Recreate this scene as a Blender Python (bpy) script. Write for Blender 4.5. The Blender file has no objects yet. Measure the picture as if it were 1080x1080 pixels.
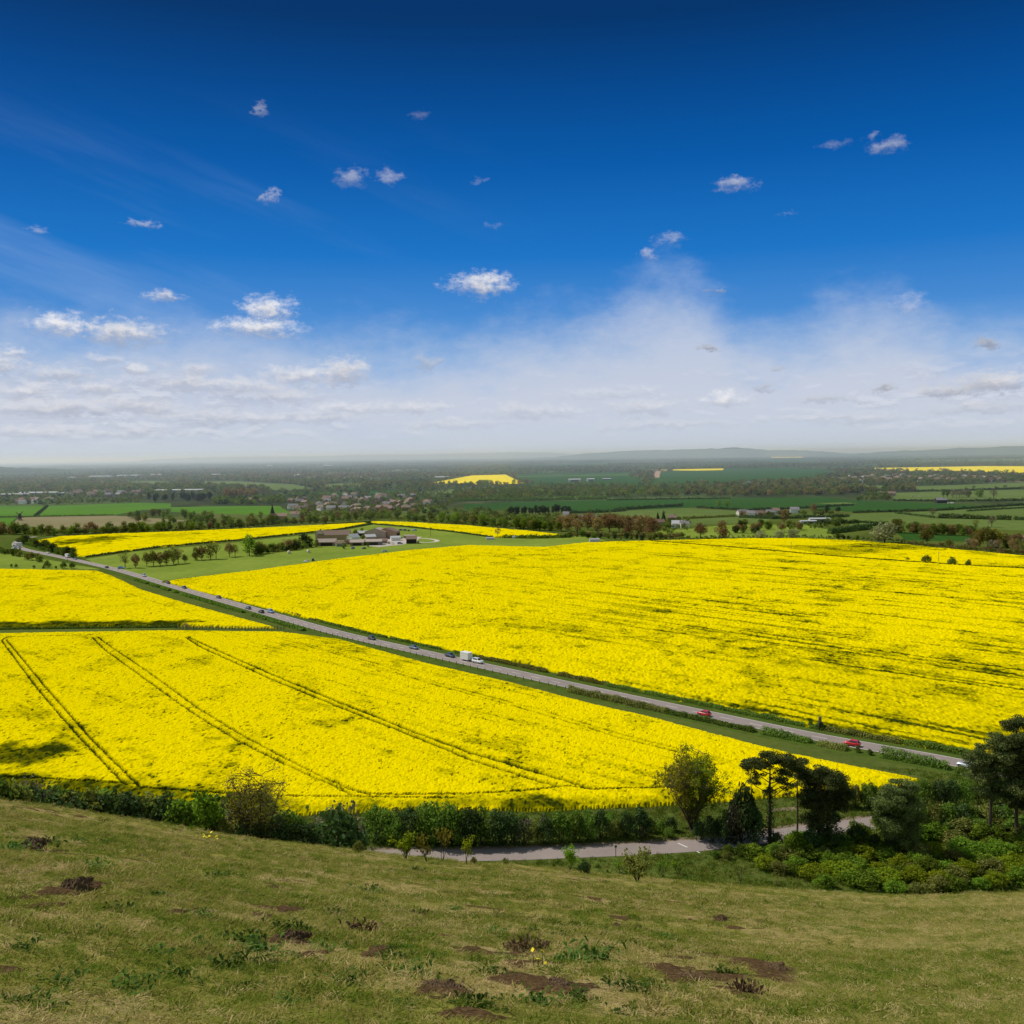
import bpy, math, random
import numpy as np
from mathutils import Matrix, Vector
random.seed(7); RNG = np.random.default_rng(7)
SC = bpy.context.scene
COL = SC.collection
H = 72.0                      # eye height above the valley floor
FPX = 1037.0                  # focal length in pixels of a 1080 wide frame
PITCH = math.atan(60.5 / FPX); ROLL = 0.0125
SUN_AZ, SUN_EL = math.radians(-62), math.radians(50)

# ------------------------------------------------------------------ camera geometry
_X = np.array([1, 0, 0.]); _F = np.array([0, math.cos(PITCH), -math.sin(PITCH)]); _U0 = np.array([0, math.sin(PITCH), math.cos(PITCH)])
_R = _X * math.cos(ROLL) - _U0 * math.sin(ROLL); _U = _X * math.sin(ROLL) + _U0 * math.cos(ROLL)
def ray(u, v):
    d = _F * FPX + _R * (u - 540) - _U * (v - 540)
    return d / np.linalg.norm(d)
def azt(u, v):                # azimuth and tangent of the depression angle
    d = ray(u, v); return math.atan2(d[0], d[1]), -d[2] / math.hypot(d[0], d[1])
def plane(u, v, z=0.0):
    d = ray(u, v); k = (z - H) / d[2]; return np.array([d[0] * k, d[1] * k, z])

# ------------------------------------------------------------------ numpy noise
def vnoise(x, y, seed=0):
    xi = np.floor(x).astype(np.int64); yi = np.floor(y).astype(np.int64); fx = x - xi; fy = y - yi
    fx = fx * fx * (3 - 2 * fx); fy = fy * fy * (3 - 2 * fy)
    def h(a, b):
        n = (a * 374761393 + b * 668265263 + seed * 974711) & 0x7fffffff
        n = ((n ^ (n >> 13)) * 1274126177) & 0x7fffffff
        n = n ^ (n >> 16)
        return (n & 0xffff) / 65535.0
    a = h(xi, yi); b = h(xi + 1, yi); c = h(xi, yi + 1); d = h(xi + 1, yi + 1)
    return a + (b - a) * fx + (c - a) * fy + (a - b - c + d) * fx * fy
def fbm(x, y, seed=0, o=3):
    s = 0; w = 0.5; t = 0
    for i in range(o):
        s = s + w * vnoise(x * 2 ** i, y * 2 ** i, seed + 17 * i); t += w; w *= .5
    return s / t
def smooth(a, b, x):
    t = np.clip((x - a) / (b - a), 0, 1); return t * t * (3 - 2 * t)

# ------------------------------------------------------------------ terrain height
_cols = [(-900, 800, 70), (-300, 812, 72), (0, 846, 75), (100, 860, 76), (200, 876, 78), (300, 889, 80), (380, 898, 82), (460, 907, 84), (540, 911, 86),
         (640, 921, 88), (750, 933, 88), (850, 940, 86), (950, 946, 86), (1080, 943, 88), (1400, 930, 90), (2000, 915, 90)]
_RR = np.arange(0, 261, 1.0)
_tab = []; _caz = []
for (u, vb, rb) in _cols:
    a, tb = azt(max(-400, min(1480, u)), vb); a = math.atan((u - 540) / FPX)
    s = tb - 1.7 / rb
    rs = [0, rb]; zs = [H - 1.7, H - 1.7 - s * rb]
    if u < 600: rs += [rb + 25, 158, 170, 300]; zs += [zs[-1] * .6, 0, 0, 0]
    else: rs += [130, 162, 172, 300]; zs += [(H - 1.7 - s * rb) * .4, .6, 0, 0]
    z = np.interp(_RR, rs, zs)
    k = np.exp(-0.5 * (np.arange(-15, 16) / 5.0) ** 2); k /= k.sum()
    zp = np.concatenate([z[0] + s * np.arange(15, 0, -1), z, np.zeros(15)])
    z = np.convolve(zp, k, 'valid')
    _tab.append(z); _caz.append(a)
_tab = np.array(_tab); _caz = np.array(_caz)
_AZ = np.linspace(_caz[0], _caz[-1], 400)
_TAB = np.array([np.interp(_AZ, _caz, _tab[:, j]) for j in range(len(_RR))]).T
_k = np.exp(-0.5 * (np.arange(-12, 13) / 5.0) ** 2); _k /= _k.sum()
_TAB = np.array([np.convolve(np.pad(_TAB[:, j], 12, mode='edge'), _k, 'valid') for j in range(len(_RR))]).T
def ground(x, y, bumps=True):
    x = np.asarray(x, float); y = np.asarray(y, float)
    r = np.hypot(x, y); az = np.clip(np.arctan2(x, np.maximum(y, 1e-3)), _AZ[0], _AZ[-1] - 1e-6)
    ia = (az - _AZ[0]) / (_AZ[1] - _AZ[0]); i0 = np.clip(ia.astype(int), 0, len(_AZ) - 2); fa = ia - i0
    rr = np.clip(r, 0, 259.9); j0 = rr.astype(int); fr = rr - j0
    z = (_TAB[i0, j0] * (1 - fa) + _TAB[i0 + 1, j0] * fa) * (1 - fr) + (_TAB[i0, j0 + 1] * (1 - fa) + _TAB[i0 + 1, j0 + 1] * fa) * fr
    if bumps:
        w = 1 - smooth(95, 150, r)
        z = z + w * ((fbm(x / 7, y / 7, 3) - .5) * .45 + (fbm(x / 1.3, y / 1.3, 5) - .5) * .16) * smooth(2, 9, r)
    return z
_MR = np.geomspace(3, 60000, 6000)
def hit(u, v):
    a, t = azt(u, v)
    x = _MR * math.sin(a); y = _MR * math.cos(a)
    g = ground(x, y); l = H - t * _MR
    b = np.nonzero(l <= g)[0]
    if len(b) == 0: return np.array([x[-1], y[-1], 0])
    i = max(1, b[0]); d0 = l[i - 1] - g[i - 1]; d1 = l[i] - g[i]; f = d0 / (d0 - d1 + 1e-9)
    r = _MR[i - 1] + (_MR[i] - _MR[i - 1]) * f
    x = r * math.sin(a); y = r * math.cos(a); return np.array([x, y, float(ground(x, y))])
def at_range(u, r, v=890):
    a, _ = azt(u, v); x = r * math.sin(a); y = r * math.cos(a); return np.array([x, y, float(ground(x, y))])
def top_height(u, p, vtop):   # height an object standing at p needs to reach the sight line of the row vtop
    _, t = azt(u, vtop); r = math.hypot(p[0], p[1]); return H - t * r - p[2]

# ------------------------------------------------------------------ materials
def lin(r, g, b):
    f = lambda c: c / 12.92 if c <= .04045 else ((c + .055) / 1.055) ** 2.4
    return (f(r / 255), f(g / 255), f(b / 255), 1)
class NT:
    def __init__(s, tree): s.t = tree; s.n = tree.nodes; s.l = tree.links
    def new(s, typ, **k):
        n = s.n.new(typ)
        for a, b in k.items(): setattr(n, a, b)
        return n
    def set(s, sock, v):
        if hasattr(v, 'is_output') or isinstance(v, bpy.types.NodeSocket): s.l.new(v, sock)
        else: sock.default_value = v
    def math(s, op, a, b=0.0, c=0.0, clamp=False):
        n = s.new('ShaderNodeMath', operation=op, use_clamp=clamp)
        for i, v in enumerate((a, b, c)): s.set(n.inputs[i], v)
        return n.outputs[0]
    def vmath(s, op, a, b=(0, 0, 0), c=(0, 0, 0), out=0):
        n = s.new('ShaderNodeVectorMath', operation=op)
        s.set(n.inputs[0], a); s.set(n.inputs[1], b)
        if op == 'MULTIPLY_ADD': s.set(n.inputs[2], c)
        return n.outputs[out]
    def mix(s, f, a, b, blend='MIX'):
        n = s.new('ShaderNodeMix', data_type='RGBA', blend_type=blend)
        s.set(n.inputs[0], f); s.set(n.inputs[6], a); s.set(n.inputs[7], b); return n.outputs[2]
    def noise(s, vec, scale, detail=3, rough=.55, col=False, dist=0.0):
        n = s.new('ShaderNodeTexNoise'); s.set(n.inputs['Scale'], scale); n.inputs['Detail'].default_value = detail
        n.inputs['Roughness'].default_value = rough; n.inputs['Distortion'].default_value = dist
        if vec is not None: s.l.new(vec, n.inputs['Vector'])
        return n.outputs[1 if col else 0]
    def ramp(s, f, pts):
        n = s.new('ShaderNodeValToRGB'); e = n.color_ramp.elements
        while len(e) < len(pts): e.new(.5)
        for i, (p, c) in enumerate(pts): e[i].position = p; e[i].color = c if len(c) == 4 else (*c, 1)
        s.set(n.inputs[0], f); return n.outputs[0]
    def mapr(s, v, a, b, c=0.0, d=1.0, smoothstep=True):
        n = s.new('ShaderNodeMapRange', interpolation_type='SMOOTHSTEP' if smoothstep else 'LINEAR')
        s.set(n.inputs[0], v); 
        for i, q in enumerate((a, b, c, d)): s.set(n.inputs[1 + i], q)
        return n.outputs[0]
def material(name):
    m = bpy.data.materials.new(name); m.use_nodes = True; m.node_tree.nodes.clear()
    nt = NT(m.node_tree); out = nt.new('ShaderNodeOutputMaterial'); return m, nt, out
def simple(name, col, rough=.7, metal=0, var=.15, scale=3.0, spec=.3):
    m, nt, out = material(name); b = nt.new('ShaderNodeBsdfPrincipled')
    tc = nt.new('ShaderNodeTexCoord'); n = nt.noise(tc.outputs['Object'], scale, 4)
    oi = nt.new('ShaderNodeObjectInfo')
    k = nt.math('ADD', nt.math('MULTIPLY', nt.math('SUBTRACT', n, .5), 2 * var), nt.math('MULTIPLY_ADD', oi.outputs['Random'], var, 1 - var / 2))
    c = nt.mix(1.0, (*col[:3], 1), nt.new('ShaderNodeCombineColor').outputs[0], 'MULTIPLY')
    cc = c.node.inputs[7].links[0].from_node
    for i in range(3): nt.l.new(k, cc.inputs[i])
    nt.l.new(c, b.inputs['Base Color']); b.inputs['Roughness'].default_value = rough; b.inputs['Metallic'].default_value = metal
    b.inputs['Specular IOR Level'].default_value = spec
    nt.l.new(b.outputs[0], out.inputs[0]); return m
def leaf(name, dark, light, trans=.35, scale=.35, tint=None):
    """Foliage: diffuse + translucent, clumped light and dark, each plant a little different."""
    m, nt, out = material(name); g = nt.new('ShaderNodeNewGeometry'); oi = nt.new('ShaderNodeObjectInfo')
    n = nt.noise(g.outputs['Position'], scale, 3, .6)
    n2 = nt.math('ADD', n, nt.math('MULTIPLY', nt.math('SUBTRACT', g.outputs['Random Per Island'], .5), .45))
    f = nt.mapr(nt.math('ADD', n2, nt.math('MULTIPLY', nt.math('SUBTRACT', oi.outputs['Random'], .5), .35)), .25, .8)
    c = nt.mix(f, (*dark, 1), (*light, 1))
    hs = nt.new('ShaderNodeHueSaturation'); nt.set(hs.inputs['Hue'], nt.math('MULTIPLY_ADD', oi.outputs['Random'], .04, .48)); nt.l.new(c, hs.inputs['Color'])
    c = hs.outputs[0]
    d = nt.new('ShaderNodeBsdfDiffuse'); t = nt.new('ShaderNodeBsdfTranslucent'); nt.l.new(c, d.inputs[0])
    nt.l.new(nt.mix(1, c, (1.0, 1.05, .55, 1), 'MULTIPLY'), t.inputs[0])
    mx = nt.new('ShaderNodeMixShader'); mx.inputs[0].default_value = trans
    nt.l.new(d.outputs[0], mx.inputs[1]); nt.l.new(t.outputs[0], mx.inputs[2]); nt.l.new(mx.outputs[0], out.inputs[0]); return m

M = {}
M['fresh'] = leaf('leaf_fresh', (0.087, 0.145, 0.0174), (0.29, 0.4205, 0.0435), 0.5)
M['green'] = leaf('leaf_green', (0.0783, 0.1392, 0.02436), (0.2436, 0.348, 0.0609), 0.45)
M['olive'] = leaf('leaf_olive', (0.1196, 0.1355, 0.0319), (0.335, 0.3429, 0.08773), 0.4)
M['brown'] = leaf('leaf_bronze', (.12, .085, .045), (.29, .21, .105), 0.35)
M['dark'] = leaf('leaf_dark', (0.03584, 0.06272, 0.02464), (0.112, 0.168, 0.05376), 0.25)
M['pine'] = leaf('needles', (0.05005, 0.0728, 0.0273), (0.2162, 0.2503, 0.07963), 0.25)
M['pale'] = leaf('leaf_pale', (0.2465, 0.29, 0.1595), (0.522, 0.5655, 0.3335), 0.4)
M['bud'] = leaf('leaf_bud', (0.15, 0.1375, 0.02), (0.3625, 0.3187, 0.04375), 0.4)
M['limes'] = leaf('leaf_lime', (0.174, 0.232, 0.0145), (0.345, 0.391, 0.02875), 0.5)
M['grey'] = leaf('leaf_twiggy', (.11, .1, .07), (.26, .23, .16), 0.2)
M['weed'] = leaf('weed_leaf', (.045, .085, .018), (.14, .22, .045), 0.35, 3)
M['deadleaf'] = leaf('weed_dead', (.07, .045, .028), (.22, .14, .085), 0.25, 3)
M['flower'] = simple('petal', (.8, .62, .02), .8)
M['bark'] = simple('bark', (.075, .058, .042), .95, 0, .3, 4)
M['barkpale'] = simple('bark_pale', (.2, .15, .11), .95, 0, .3, 4)
M['darkbark'] = simple('bark_ivy', (.02, .02, .013), .95, 0, .3, 4)
M['wood'] = simple('weathered_wood', (.12, .1, .08), .9, 0, .3, 6)
M['glass'] = simple('tinted_glass', (.015, .018, .022), .08, 0, .05, 1, .6)
M['tyre'] = simple('tyre_rubber', (.015, .015, .015), .9)
M['chrome'] = simple('wheel_alloy', (.45, .45, .46), .35, .8)
M['lamp_red'] = simple('tail_lens', (.4, .01, .01), .2)
M['lamp_clear'] = simple('head_lens', (.75, .76, .78), .15)
M['white'] = simple('white_paint', (.75, .75, .73), .45, 0, .06)
M['cream'] = simple('cream_render', (.62, .56, .46), .85)
M['brick'] = simple('red_brick', (.29, .21, .16), .9, 0, .2)
M['brickb'] = simple('buff_brick', (.36, .24, .17), .9, 0, .2)
M['roofbrown'] = simple('brown_tiles', (.21, .145, .115), .9, 0, .25)
M['roofred'] = simple('red_tiles', (.22, .145, .11), .9, 0, .25)
M['roofgrey'] = simple('grey_slates', (.2, .19, .2), .8, 0, .2)
M['sheet'] = simple('weathered_sheet', (.36, .29, .245), .7, 0, .2, .6)
M['sheetpale'] = simple('pale_sheet', (.46, .46, .47), .5, 0, .12, .3)
M['black'] = simple('black_timber', (.03, .027, .025), .9)
M['steel'] = simple('grey_steel', (.16, .17, .18), .5, .5)
M['concrete'] = simple('yard_concrete', (.42, .36, .31), .9, 0, .25, .15)
M['track'] = simple('chalk_track', (.5, .43, .35), .95, 0, .2, .2)
M['paintwhite'] = simple('road_paint', (.72, .7, .66), .8, 0, .25, 2)
M['soil'] = simple('turned_soil', (.1, .062, .03), 1, 0, .35, 9)
def paint(name, c, metal=0.0):
    m = simple(name, c, .28, metal, .03, 1, .5); m.node_tree.nodes['Principled BSDF'].inputs['Coat Weight'].default_value = .6; return m
for k, c, mt in (('red', (.62, .01, .012), 0), ('silver', (.62, .65, .7), .3), ('blue', (.025, .04, .1), .2), ('graphite', (.05, .055, .065), .3), ('bluegrey', (.14, .19, .27), .3),
                 ('carwhite', (.75, .76, .78), 0), ('carblack', (.018, .018, .02), .1), ('skyblue', (.25, .4, .6), .2)):
    M[k] = paint('paint_' + k, c, mt)
def asphalt():
    m, nt, out = material('worn_asphalt'); g = nt.new('ShaderNodeNewGeometry'); b = nt.new('ShaderNodeBsdfPrincipled')
    n1 = nt.noise(g.outputs['Position'], .08, 4, .6); n2 = nt.noise(g.outputs['Position'], 1.2, 4, .7)
    f = nt.math('ADD', nt.math('MULTIPLY', n1, .6), nt.math('MULTIPLY', n2, .4))
    nt.l.new(nt.ramp(f, [(.25, (.185, .15, .134)), (.75, (.3, .245, .22))]), b.inputs['Base Color']); b.inputs['Roughness'].default_value = .85
    nt.l.new(b.outputs[0], out.inputs[0]); return m
M['asphalt'] = asphalt()
def field_mat(name, a, b, scale=.01, stripes=None):
    m, nt, out = material(name); g = nt.new('ShaderNodeNewGeometry'); d = nt.new('ShaderNodeBsdfDiffuse'); p = g.outputs['Position']
    n = nt.noise(p, scale, 5, .6); n2 = nt.noise(p, scale * 9, 3, .6); f = nt.math('MULTIPLY_ADD', n2, .45, nt.math('MULTIPLY', n, .6))
    if stripes:
        w = nt.new('ShaderNodeTexWave'); w.inputs['Scale'].default_value = stripes[1]; w.inputs['Distortion'].default_value = .6
        rot = nt.new('ShaderNodeVectorRotate'); rot.rotation_type = 'Z_AXIS'; nt.l.new(p, rot.inputs[0]); rot.inputs['Angle'].default_value = stripes[0]
        nt.l.new(rot.outputs[0], w.inputs['Vector']); f = nt.math('MULTIPLY_ADD', w.outputs['Fac'], .12, f)
    nt.l.new(nt.mix(nt.mapr(f, .3, .78), (*a, 1), (*b, 1)), d.inputs[0]); nt.l.new(d.outputs[0], out.inputs[0]); return m
M['pasture'] = field_mat('pasture', (.135, .19, .028), (.22, .28, .045), .02)
M['bright'] = field_mat('young_wheat', (.06, .15, .012), (.09, .2, .02), .006, (.4, .04))
M['deep'] = field_mat('winter_wheat', (.022, .065, .013), (.034, .09, .018), .006, (.2, .03))
M['light'] = field_mat('light_pasture', (.085, .125, .03), (.13, .18, .05), .008)
M['tan'] = field_mat('stubble', (.16, .15, .07), (.24, .205, .11), .012, (.9, .03))
M['pink'] = field_mat('bare_earth', (.3, .2, .14), (.4, .28, .2), .02)
M['verge'] = field_mat('verge_grass', (.045, .075, .012), (.1, .14, .024), .25)
M['farrape'] = field_mat('rape_far', (.62, .5, .006), (.86, .68, .006), .01)

# ------------------------------------------------------------------ mesh helpers
def mk_mesh(name, V, polys, mats, mat_idx=None, smooth_=False):
    """polys: list of int arrays (n,k) - all polygons of k corners."""
    me = bpy.data.meshes.new(name); V = np.asarray(V, np.float32); me.vertices.add(len(V)); me.vertices.foreach_set('co', V.ravel())
    polys = [np.asarray(p, np.int32) for p in polys if len(p)]
    nl = sum(p.size for p in polys); npz = sum(len(p) for p in polys)
    me.loops.add(nl); me.polygons.add(npz)
    me.loops.foreach_set('vertex_index', np.concatenate([p.ravel() for p in polys]))
    tot = np.concatenate([np.full(len(p), p.shape[1], np.int32) for p in polys])
    st = np.concatenate([[0], np.cumsum(tot)[:-1]]).astype(np.int32)
    me.polygons.foreach_set('loop_start', st); me.polygons.foreach_set('loop_total', tot)
    for m in (mats if isinstance(mats, (list, tuple)) else [mats]): me.materials.append(m)
    if mat_idx is not None: me.polygons.foreach_set('material_index', np.asarray(mat_idx, np.int32))
    me.polygons.foreach_set('use_smooth', np.full(npz, smooth_))
    me.update(calc_edges=True); me.validate(); return me
class MB:
    def __init__(s): s.V = []; s.P = {}; s.n = 0
    def add(s, V, F):
        V = np.asarray(V, float); s.V.append(V)
        for f in F: s.P.setdefault(len(f), []).append([i + s.n for i in f])
        s.n += len(V)
    def box(s, x0, y0, z0, x1, y1, z1, taper=0):
        t = taper
        s.add([(x0, y0, z0), (x1, y0, z0), (x1, y1, z0), (x0, y1, z0), (x0 + t, y0 + t, z1), (x1 - t, y0 + t, z1), (x1 - t, y1 - t, z1), (x0 + t, y1 - t, z1)],
              [(0, 3, 2, 1), (4, 5, 6, 7), (0, 1, 5, 4), (1, 2, 6, 5), (2, 3, 7, 6), (3, 0, 4, 7)])
    def tube(s, pts, rad, k=5, caps=True):
        pts = np.asarray(pts, float); rad = np.broadcast_to(np.asarray(rad, float), (len(pts),)); V = []; F = []
        d = np.gradient(pts, axis=0); ref = np.array([.31, .17, .93])
        for i in range(len(pts)):
            t = d[i] / (np.linalg.norm(d[i]) + 1e-9); a = np.cross(t, ref if abs(t @ ref) < .95 else np.array([1, 0, 0.])); a /= np.linalg.norm(a); b = np.cross(t, a)
            for j in range(k):
                q = 2 * math.pi * j / k; V.append(pts[i] + rad[i] * (a * math.cos(q) + b * math.sin(q)))
        for i in range(len(pts) - 1):
            for j in range(k): F.append((i * k + j, i * k + (j + 1) % k, (i + 1) * k + (j + 1) % k, (i + 1) * k + j))
        if caps: F.append(tuple(range(k))[::-1]); F.append(tuple((len(pts) - 1) * k + j for j in range(k)))
        s.add(V, F)
    def cyl(s, c, r, h, k=12, axis='Z', r1=None):
        r1 = r if r1 is None else r1; V = []
        for (rr, hh) in ((r, 0), (r1, h)):
            for j in range(k):
                q = 2 * math.pi * j / k; p = (rr * math.cos(q), rr * math.sin(q), hh)
                V.append((p[0] + c[0], p[1] + c[1], p[2] + c[2]) if axis == 'Z' else (p[0] + c[0], p[2] + c[1], p[1] + c[2]))
        F = [(j, (j + 1) % k, k + (j + 1) % k, k + j) for j in range(k)] + [tuple(range(k))[::-1], tuple(range(k, 2 * k))]
        s.add(V, F)
    def mesh(s, name, mat, smooth_=False):
        return mk_mesh(name, np.concatenate(s.V), [np.array(p) for p in s.P.values()], mat, None, smooth_)
def link(name, me, parent=None, loc=None):
    o = bpy.data.objects.new(name, me); COL.objects.link(o)
    if parent is not None: o.parent = parent
    if loc is not None: o.location = [float(q) for q in loc]
    return o
def tag(o, label=None, cat=None, group=None, kind=None):
    for k, v in (('label', label), ('category', cat), ('group', group), ('kind', kind)):
        if v: o[k] = v
    return o
def thing(name, label, cat, loc=(0, 0, 0), rz=0.0, group=None, scale=1.0):
    o = bpy.data.objects.new(name, None); COL.objects.link(o); o.location = [float(q) for q in loc]; o.rotation_euler = (0, 0, rz); o.scale = (scale,) * 3 if np.isscalar(scale) else scale
    o.empty_display_size = .2
    return tag(o, label, cat, group)
def copy_tree(o, label, loc, rz, scale=None, group=None):
    c = o.copy(); COL.objects.link(c); c.location = [float(q) for q in loc]; c.rotation_euler = (0, 0, rz)
    if scale is not None: c.scale = scale
    c['label'] = label
    if group: c['group'] = group
    for ch in o.children:
        d = ch.copy(); COL.objects.link(d); d.parent = c
        for g in ch.children:
            e = g.copy(); COL.objects.link(e); e.parent = d
    return c
ORD = ['first', 'second', 'third', 'fourth', 'fifth', 'sixth', 'seventh', 'eighth', 'ninth', 'tenth', 'eleventh', 'twelfth', 'thirteenth', 'fourteenth', 'fifteenth', 'sixteenth', 'seventeenth', 'eighteenth', 'nineteenth', 'twentieth']
def inpoly(x, y, P):
    c = np.zeros(np.shape(x), bool); n = len(P)
    for i in range(n):
        x0, y0 = P[i][:2]; x1, y1 = P[i - 1][:2]
        k = ((y0 > y) != (y1 > y)) & (x < (x1 - x0) * (y - y0) / (y1 - y0 + 1e-12) + x0); c ^= k
    return c
def polydist(x, y, line):
    d = np.full(np.shape(x), 1e9)
    for a, b in zip(line[:-1], line[1:]):
        ax, ay = a[:2]; dx, dy = b[0] - ax, b[1] - ay; L = dx * dx + dy * dy + 1e-9
        t = np.clip(((x - ax) * dx + (y - ay) * dy) / L, 0, 1); d = np.minimum(d, np.hypot(x - ax - t * dx, y - ay - t * dy))
    return d
def resample(P, step, smooth_n=0):
    P = np.asarray(P, float)[:, :2]; L = np.concatenate([[0], np.cumsum(np.linalg.norm(np.diff(P, axis=0), axis=1))])
    s = np.linspace(0, L[-1], max(3, int(L[-1] / step)))
    Q = np.stack([np.interp(s, L, P[:, 0]), np.interp(s, L, P[:, 1])], 1)
    for _ in range(smooth_n):
        R_ = Q.copy(); R_[1:-1] = (Q[:-2] + 2 * Q[1:-1] + Q[2:]) / 4; Q = R_
    return Q
def offset(Q, d):
    t = np.gradient(Q, axis=0); t /= np.linalg.norm(t, axis=1)[:, None] + 1e-9
    return Q + np.stack([t[:, 1], -t[:, 0]], 1) * d       # positive = right of travel

# ------------------------------------------------------------------ ground sheet
road_px = [(1330, 893), (1200, 852), (1100, 824), (1039, 806), (976, 797.5), (880, 782.5), (720, 747.5), (680, 740), (540, 709), (360, 669), (333, 661.5), (267, 642.5), (200, 623.5), (133, 603.5),
           (110, 597.5), (83, 591.5), (68, 588.3), (52, 585), (38, 582), (26, 580), (18, 577), (16, 573), (22, 569), (36, 566)]
ROAD = resample([plane(*p) for p in road_px], 3, 60)
slip_px = [(300, 905), (385, 903), (430, 903), (540, 901.5), (647, 897.5), (720, 893.5), (770, 889), (821, 881.5), (870, 874), (921, 868), (985, 861), (1060, 856), (1150, 850), (1260, 845)]
SLIP = resample([plane(*p) if p[0] < 500 else hit(*p) for p in slip_px], 2, 20)
soil_spots = [(470, 1045, 34, 9), (590, 1043, 24, 7), (725, 1033, 28, 7), (815, 1022, 28, 7), (303, 992, 18, 9), (30, 898, 30, 14), (75, 940, 22, 9), (20, 950, 16, 6), (50, 957, 14, 4), (185, 963, 24, 5),
              (330, 1010, 20, 6), (650, 968, 8, 3), (545, 1000, 12, 4), (505, 1075, 24, 5), (395, 1006, 10, 4), (5, 885, 30, 8), (265, 1004, 15, 5)]
dry_spots = [(60, 915, 60, 14), (20, 935, 40, 12), (320, 1005, 60, 14), (560, 1035, 60, 14), (795, 1066, 26, 6), (520, 1015, 60, 12), (640, 1008, 50, 9), (400, 1020, 50, 10), (150, 978, 50, 6), (300, 928, 60, 4),
             (420, 940, 50, 5), (700, 1010, 40, 6), (930, 1000, 110, 30), (1000, 960, 90, 10), (480, 985, 40, 6), (870, 955, 50, 6), (60, 968, 50, 8), (690, 1060, 60, 8)]
def spotmask(x, y, spots, seed):
    m = np.zeros(np.shape(x)); n = fbm(x / .5, y / .5, seed) - .5; n2 = fbm(x / 2, y / 2, seed + 3) - .5; n3 = fbm(x / .16, y / .16, seed + 9, 2) - .5
    for (u, v, w, h) in spots:
        c = hit(u, v); e = hit(u + w, v); f = hit(u, v - h)
        rx = (abs(e[0] - c[0]) + .05) * .85; ry = (np.hypot(f[0] - c[0], f[1] - c[1]) + .1) * .8
        d = np.hypot((x - c[0]) / rx, (y - c[1]) / ry) + n * 2.0 + n2 * .8 + n3 * 1.3
        m = np.maximum(m, 1 - smooth(.75, 1.45, d))
    return m
def ground_masks(x, y):
    soil = spotmask(x, y, soil_spots, 21); dry = np.maximum(spotmask(x, y, dry_spots, 33) * .75, smooth(.52, .72, fbm(x / 3.1, y / 2.2, 44, 4)) * .55)
    mid_ = smooth(.42, .58, fbm(x / 4, y / 4, 203)) * (1 - smooth(3, 14, x - y * .12)); soil = np.maximum(soil, smooth(.62, .72, fbm(x / .7, y / .55, 201, 3)) * mid_ * .9)
    dry = np.maximum(dry, smooth(.5, .7, fbm(x / 1.1, y / .8, 202, 3)) * mid_ * .8)
    right_ = smooth(.22, .36, x / np.maximum(y, 1)); soil = soil * (1 - right_); dry = np.maximum(dry * (1 - .6 * right_), .34 * right_ * (.6 + .8 * fbm(x / 2, y / 2, 207)))
    return soil, dry
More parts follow.
